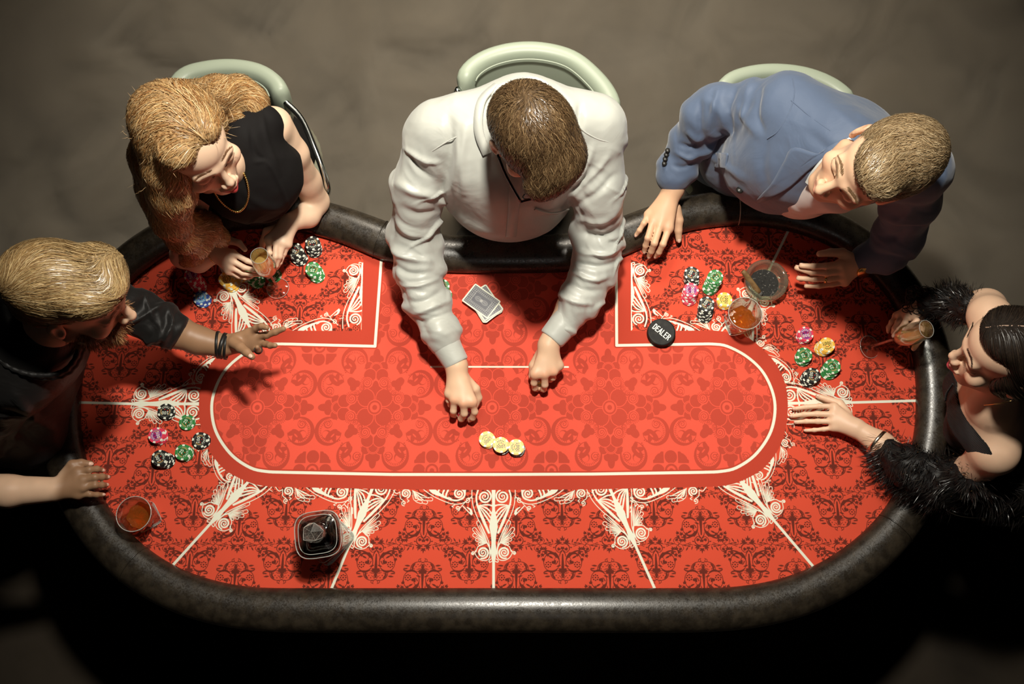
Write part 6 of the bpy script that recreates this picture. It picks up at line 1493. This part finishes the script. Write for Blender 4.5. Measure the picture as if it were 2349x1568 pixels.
    hair(root, A, .0036, gl, 8500, .060, [(.30, .20, .10), (.40, .28, .15), (.20, .125, .06), (.48, .36, .21)], w0=.00065, wave=(.38, .8), base_col=(.15, .09, .045), lump=.010, seed=81, rnd=.03, n=10, grooves=.004)
    legs(root, 'trousers', hp + np.array([0, 0, .02]), [U(1590, 500, -.29), U(1760, 500, -.29)], [U(1600, 440, -.72), U(1750, 440, -.72)], M_trous)
build_jacket()
# ------------------------------------------------------------------ dark-haired woman
M_fur = mat('black_feather_fur', (.010, .009, .009), .55, spec=.4)
OLIVE = np.array([.76, .50, .34])
def build_brunette():
    hp = U(2390, 950, -.20); root = thing('person', "dark-haired woman in feathered black wrap, one hand flat on the felt", 'person', (hp[0], hp[1], 0))
    H = Head(2322, 814, .55, (-.98, -.19), 14, -9, 1.05); B = Sdf(); add_head(B, H, fem=True, nose=.86, jaw=.93)
    nb = U(2275, 930, .38); B.cone(H.w(0, -.01, -.06), nb, .044, .046, .02); B.cone(nb, U(2270, 950, .31), .05, .085, .03)
    B.cone(U(2275, 735, .345), U(2282, 880, .35), .047, .052, .04); B.cone(U(2282, 880, .35), U(2285, 1035, .325), .052, .050, .04); B.ell(U(2285, 922, .25), (.095, .130, .10), None, .04)
    for y in (890, 985): B.ell(U(2225, y, .20), (.052, .052, .055), None, .03)
    B.ell(U(2330, 930, .16), (.09, .11, .12), None, .04)
    # right arm (top) holding glass
    sh = J(2268, 722, .335, 46); e1 = J(2215, 705, .20, 36); w1 = J(2112, 702, .135, 24)
    B.chain([sh, J(2262, 705, .27, 40), e1], .02); B.chain([e1, J(2160, 698, .16, 30), w1], .015)
    _, t1 = hand(B, w1, [(2096, 728, .150), (2082, 722, .138), (2070, 722, .122), (2056, 724, .106)],
        [[(2103, 735, .175), (2088, 748, .170), (2074, 755, .160)], [(2076, 740, .150), (2062, 756, .138), (2050, 769, .122)], [(2060, 738, .128), (2052, 752, .116), (2048, 762, .104)], [(2045, 738, .106), (2038, 750, .095), (2037, 760, .085)]],
        [(2108, 726, .125), (2112, 752, .120), (2108, 780, .115), (2096, 799, .110)], rf=6.9, rp=10.5)
    # left arm (bottom)
    sh2 = J(2278, 1040, .315, 46); e2 = J(2160, 1105, .11, 34); w2 = J(1968, 984, .045, 21)
    B.chain([sh2, J(2225, 1085, .20, 38), e2], .02); B.chain([e2, J(2080, 1065, .08, 34), J(2020, 1018, .06, 28), w2], .015)
    _, t2 = hand(B, w2, [(1914, 932, .040), (1911, 950, .042), (1911, 966, .040), (1913, 981, .034)],
        [[(1880, 931, .030), (1850, 933, .020), (1821, 937, .011)], [(1875, 949, .032), (1845, 950, .021), (1815, 954, .011)], [(1876, 966, .030), (1850, 966, .020), (1825, 968, .011)], [(1890, 984, .026), (1868, 986, .018), (1847, 987, .010)]],
        [(1945, 950, .034), (1926, 924, .026), (1900, 916, .018), (1876, 908, .011)], rf=6.9, rp=10.5)
    body_mesh(root, B, .0029, lambda V: skin_cols(V, H, base=OLIVE, lips=(.45, .03, .06), fem=True, brow=(.05, .03, .02), lipamt=.95))
    nails(root, t1[:4], up=(-.3, -.2, 1)); nails(root, t2, up=(0, 0, 1)); lashes(root, H); brows(root, H, B, (.03, .018, .012), True)
    M_knit = mat('black_ribbed_knit', (.014, .013, .013), .6, spec=.4)
    nt = M_knit.node_tree; wv = nt.nodes.new('ShaderNodeTexWave'); wv.inputs['Scale'].default_value = 120; wv.bands_direction = 'DIAGONAL'; bp = nt.nodes.new('ShaderNodeBump'); bp.inputs['Distance'].default_value = .003; bp.inputs['Strength'].default_value = .9
    nt.links.new(nt.nodes['Texture Coordinate'].outputs['Object'], wv.inputs['Vector']); nt.links.new(wv.outputs['Fac'], bp.inputs['Height']); nt.links.new(bp.outputs[0], nt.nodes['Principled BSDF'].inputs['Normal'])
    D = Sdf(); D.cone(nb, U(2270, 950, .31), .055, .090, .03); D.cone(U(2275, 745, .345), U(2282, 880, .35), .052, .057, .04); D.cone(U(2282, 880, .35), U(2285, 1025, .325), .057, .055, .04); D.ell(U(2285, 922, .25), (.101, .136, .106), None, .04); D.ell(U(2350, 940, .05), (.110, .135, .22), None, .05); D.ell(U(2390, 950, -.14), (.15, .17, .13), None, .05)
    for y in (890, 985): D.ell(U(2224, y, .20), (.059, .059, .062), None, .03)
    pn = nrm(np.array([.58, .42, .70])); D.plane(pn, float(pn @ U(2222, 955, .34)), .004)
    cloth(root, 'dress', D, .0045, M_knit, (), (), amp=.002, seed=91)
    SS = Sdf(); SS.o = B.o + D.o
    for pts in ([(2240, 966), (2262, 968), (2300, 964), (2345, 964)], [(2168, 918), (2172, 900), (2185, 880)]): 
        P = smooth_path(np.array([SS.hit(x, y) for x, y in pts]), 20); o = tube('shoulder_strap', P, .0032, M_knit, 8); attach(o, root)
    # feathered wrap: core plus feathers
    Fm = Sdf(); Fm.chain([J(2240, 1085, .22, 44), J(2160, 1108, .13, 48), J(2090, 1075, .10, 44), J(2040, 1040, .075, 34)], .03); Fm.cone(*[v for p in (J(2235, 1090, .2, 50), J(2330, 1120, .16, 60)) for v in ()] or (J(2235, 1095, .20, 50)[0], J(2340, 1125, .16, 50)[0], .05, .06), k=.03) if False else Fm.cone(U(2235, 1095, .20), U(2345, 1130, .14), .048, .060, .03)
    Fm2 = Sdf(); Fm2.chain([J(2225, 705, .26, 36), J(2180, 698, .19, 36), J(2130, 698, .155, 30)], .02)
    rg = np.random.default_rng(12)
    for k, (F_, cnt) in enumerate(((Fm, 5200), (Fm2, 2200))):
        V, Q = F_.mesh(.006); N = vnormals(V, Q); V2 = V + N * ((vnoise(V * 60, 4) - .5) * .012)[:, None]
        attach(link('feather_wrap', np_mesh('feather_wrap', V2, Q), M_fur), root)
        ix = rg.choice(len(V), cnt); P = V[ix]; Nn = N[ix]; cl = np.stack([vnoise(P * 30, s_) - .5 for s_ in (1, 2, 3)], -1) * 2.2
        d = nrm(Nn * .55 + cl + np.array([-.5, .1 if k else -.25, 0]) + rg.normal(0, .22, P.shape)); L = rg.uniform(.015, .050, (cnt, 1)) * (1 if k == 0 else .7)
        X = np.stack([P, P + d * L * .5, P + d * L - np.array([0, 0, .15]) * L + rg.normal(0, .003, P.shape)], 1); X = np.stack([smooth_path(x, 6) for x in X])
        strand_mesh(root, 'feathers', X, None, .0008, [(.016, .013, .012), (.03, .024, .02), (.010, .009, .009)], N=np.repeat(Nn[:, None], 6, 1), seed=14 + k, root_dark=.5)
        ix = rg.choice(len(V), 60 if k == 0 else 30); parts = [ellb(V[i] + N[i] * .008, (.0016,) * 3, 6, 4) for i in ix if N[i][2] > -.1]; Vv, Ff = merge(parts); o = link('sequins', np_mesh('sequins', Vv, Ff), M_gold); attach(o, root); o['kind'] = 'stuff'
    # lace cuff at the glass hand
    M_lace = mat('black_lace', (.012, .011, .011), .45)
    parts = []; c = w1[0]; ax = nrm(J(2160, 698, .16, 30)[0] - w1[0])
    for k in range(70):
        a = rg.uniform(0, 2 * PI); t = rg.uniform(-.035, .03); r = .034 + .012 * rg.uniform(0, 1); u = nrm(np.cross(ax, [0, 0, 1.0])); v = np.cross(ax, u); cc_ = c + ax * t + (u * math.cos(a) + v * math.sin(a)) * r; q1 = nrm(rg.normal(0, 1, 3)); q2 = nrm(np.cross(q1, rg.normal(0, 1, 3))); rr_ = rg.uniform(.006, .013)
        parts.append(tube_arrays([cc_ + (q1 * math.cos(b) + q2 * math.sin(b)) * rr_ for b in np.linspace(0, 2 * PI, 12, endpoint=False)], .0013, 5, closed=True))
    V, F = merge(parts); o = link('lace_cuff', np_mesh('lace_cuff', V, F), M_lace); attach(o, root); o['kind'] = 'stuff'
    T = Sdf(); T.cone(w1[0] + ax * -.012, w1[0] + ax * .04, .0275, .032, .004); V, Q = T.mesh(.004); attach(link('sleeve_end', np_mesh('sleeve_end', V, Q), M_lace), root)
    # bracelet
    b0 = w2[0] + (U(2020, 1018, .06) - w2[0]) * .82; ax = nrm(w2[0] - U(2020, 1018, .06)); ring_on(root, 'bracelet', b0, ax + np.array([.0, .12, 0]), .0345, .0045, mat('pale_gold', (.85, .75, .60), .25, metal=1.0), .0018, label='jewelled pale gold bracelet')
    ep = H.w(-.086, -.006, -.030); o = tube('earring', [ep, ep + np.array([-.012, .0, -.03]), ep + np.array([-.03, .002, -.055])], .0010, M_gold, 6); attach(o, root)
    # hair: slick, parted
    A = Sdf(); E = lambda x, y, z, a, b, c, k=.02: A.ell(H.w(x, y, z), (a, b, c), H.R, k)
    E(0, -.028, .045, .080, .102, .082); E(0, -.065, .0, .078, .075, .085); E(.0, .030, .086, .060, .050, .030); E(-.066, -.005, -.010, .018, .044, .050, .012); E(.066, -.005, -.010, .018, .044, .050, .012)
    A.ell(H.w(0, .122, -.005), (.062, .058, .088), H.R, .010, -1); A.ell(H.w(-.084, .010, -.035), (.014, .020, .026), H.R, .008, -1)
    A.chain([(H.w(0, -.12, -.02), .06), (H.w(.0, -.14, -.12), .05), (H.w(0, -.13, -.24), .035)], .03)
    PT = [H.px(0, y, z) for y, z in ((.085, .085), (.04, .125), (-.02, .135), (-.08, .12))]
    gl = []
    for sg in (-1, 1):
        for y0, z0 in ((.080, .085), (.045, .125), (.0, .135), (-.05, .13), (-.09, .11)):
            gl.append([tuple(H.w(sg * .004, y0, z0)), tuple(H.w(sg * .045, y0 - .010, z0 - .018)), tuple(H.w(sg * .078, y0 - .035, z0 - .070)), tuple(H.w(sg * .082, y0 - .075, z0 - .120))])
    def g3(S, polys):
        gp = []; gt = []
        for P in polys: Q = smooth_path(np.array(P), 14); gp.append(Q); gt.append(nrm(np.gradient(Q, axis=0)))
        return np.vstack(gp), np.vstack(gt)
    global guides; old = guides; guides = lambda S, polys, n=14, off=0: g3(S, polys)
    M_dk = mat_hair('dark_hair', .36, .5)
    hair(root, A, .0034, gl, 9000, .11, [(.020, .013, .009), (.035, .023, .015), (.012, .008, .006)], w0=.00065, wave=(.05, .5), base_col=(.012, .008, .006), seed=101, rnd=.02, n=9, grooves=.0012, lump=.0015, m=M_dk, mask=lambda V, N: (N[:, 2] > -.5) & (np.abs(H.l(V)[:, 0]) > .0025), root_dark=1.0)
    guides = old
    P = np.array([A.snap(np.array([H.w(0, y, z)]))[0] for y, z in ((.070, .100), (.045, .12), (.0, .135), (-.04, .135))]); P = smooth_path(P, 16); o = tube('hair_parting', P, .0014, mat('scalp', (.36, .23, .16), .5), 8, flat=.4); attach(o, root)
    if 0: o = tube('loose_lock', smooth_path([H.w(-.05, .088, .07), H.w(-.058, .10, .02), H.w(-.062, .095, -.03), H.w(-.05, .11, -.07), H.w(-.0, .13, -.085)], 24), np.linspace(.0016, .0004, 24), M_lash, 6); attach(o, root)
    legs(root, 'tights', hp + np.array([0, 0, .02]), [U(2170, 890, -.29), U(2170, 1010, -.29)], [U(2260, 890, -.72), U(2260, 1010, -.72)], M_fur)
build_brunette()
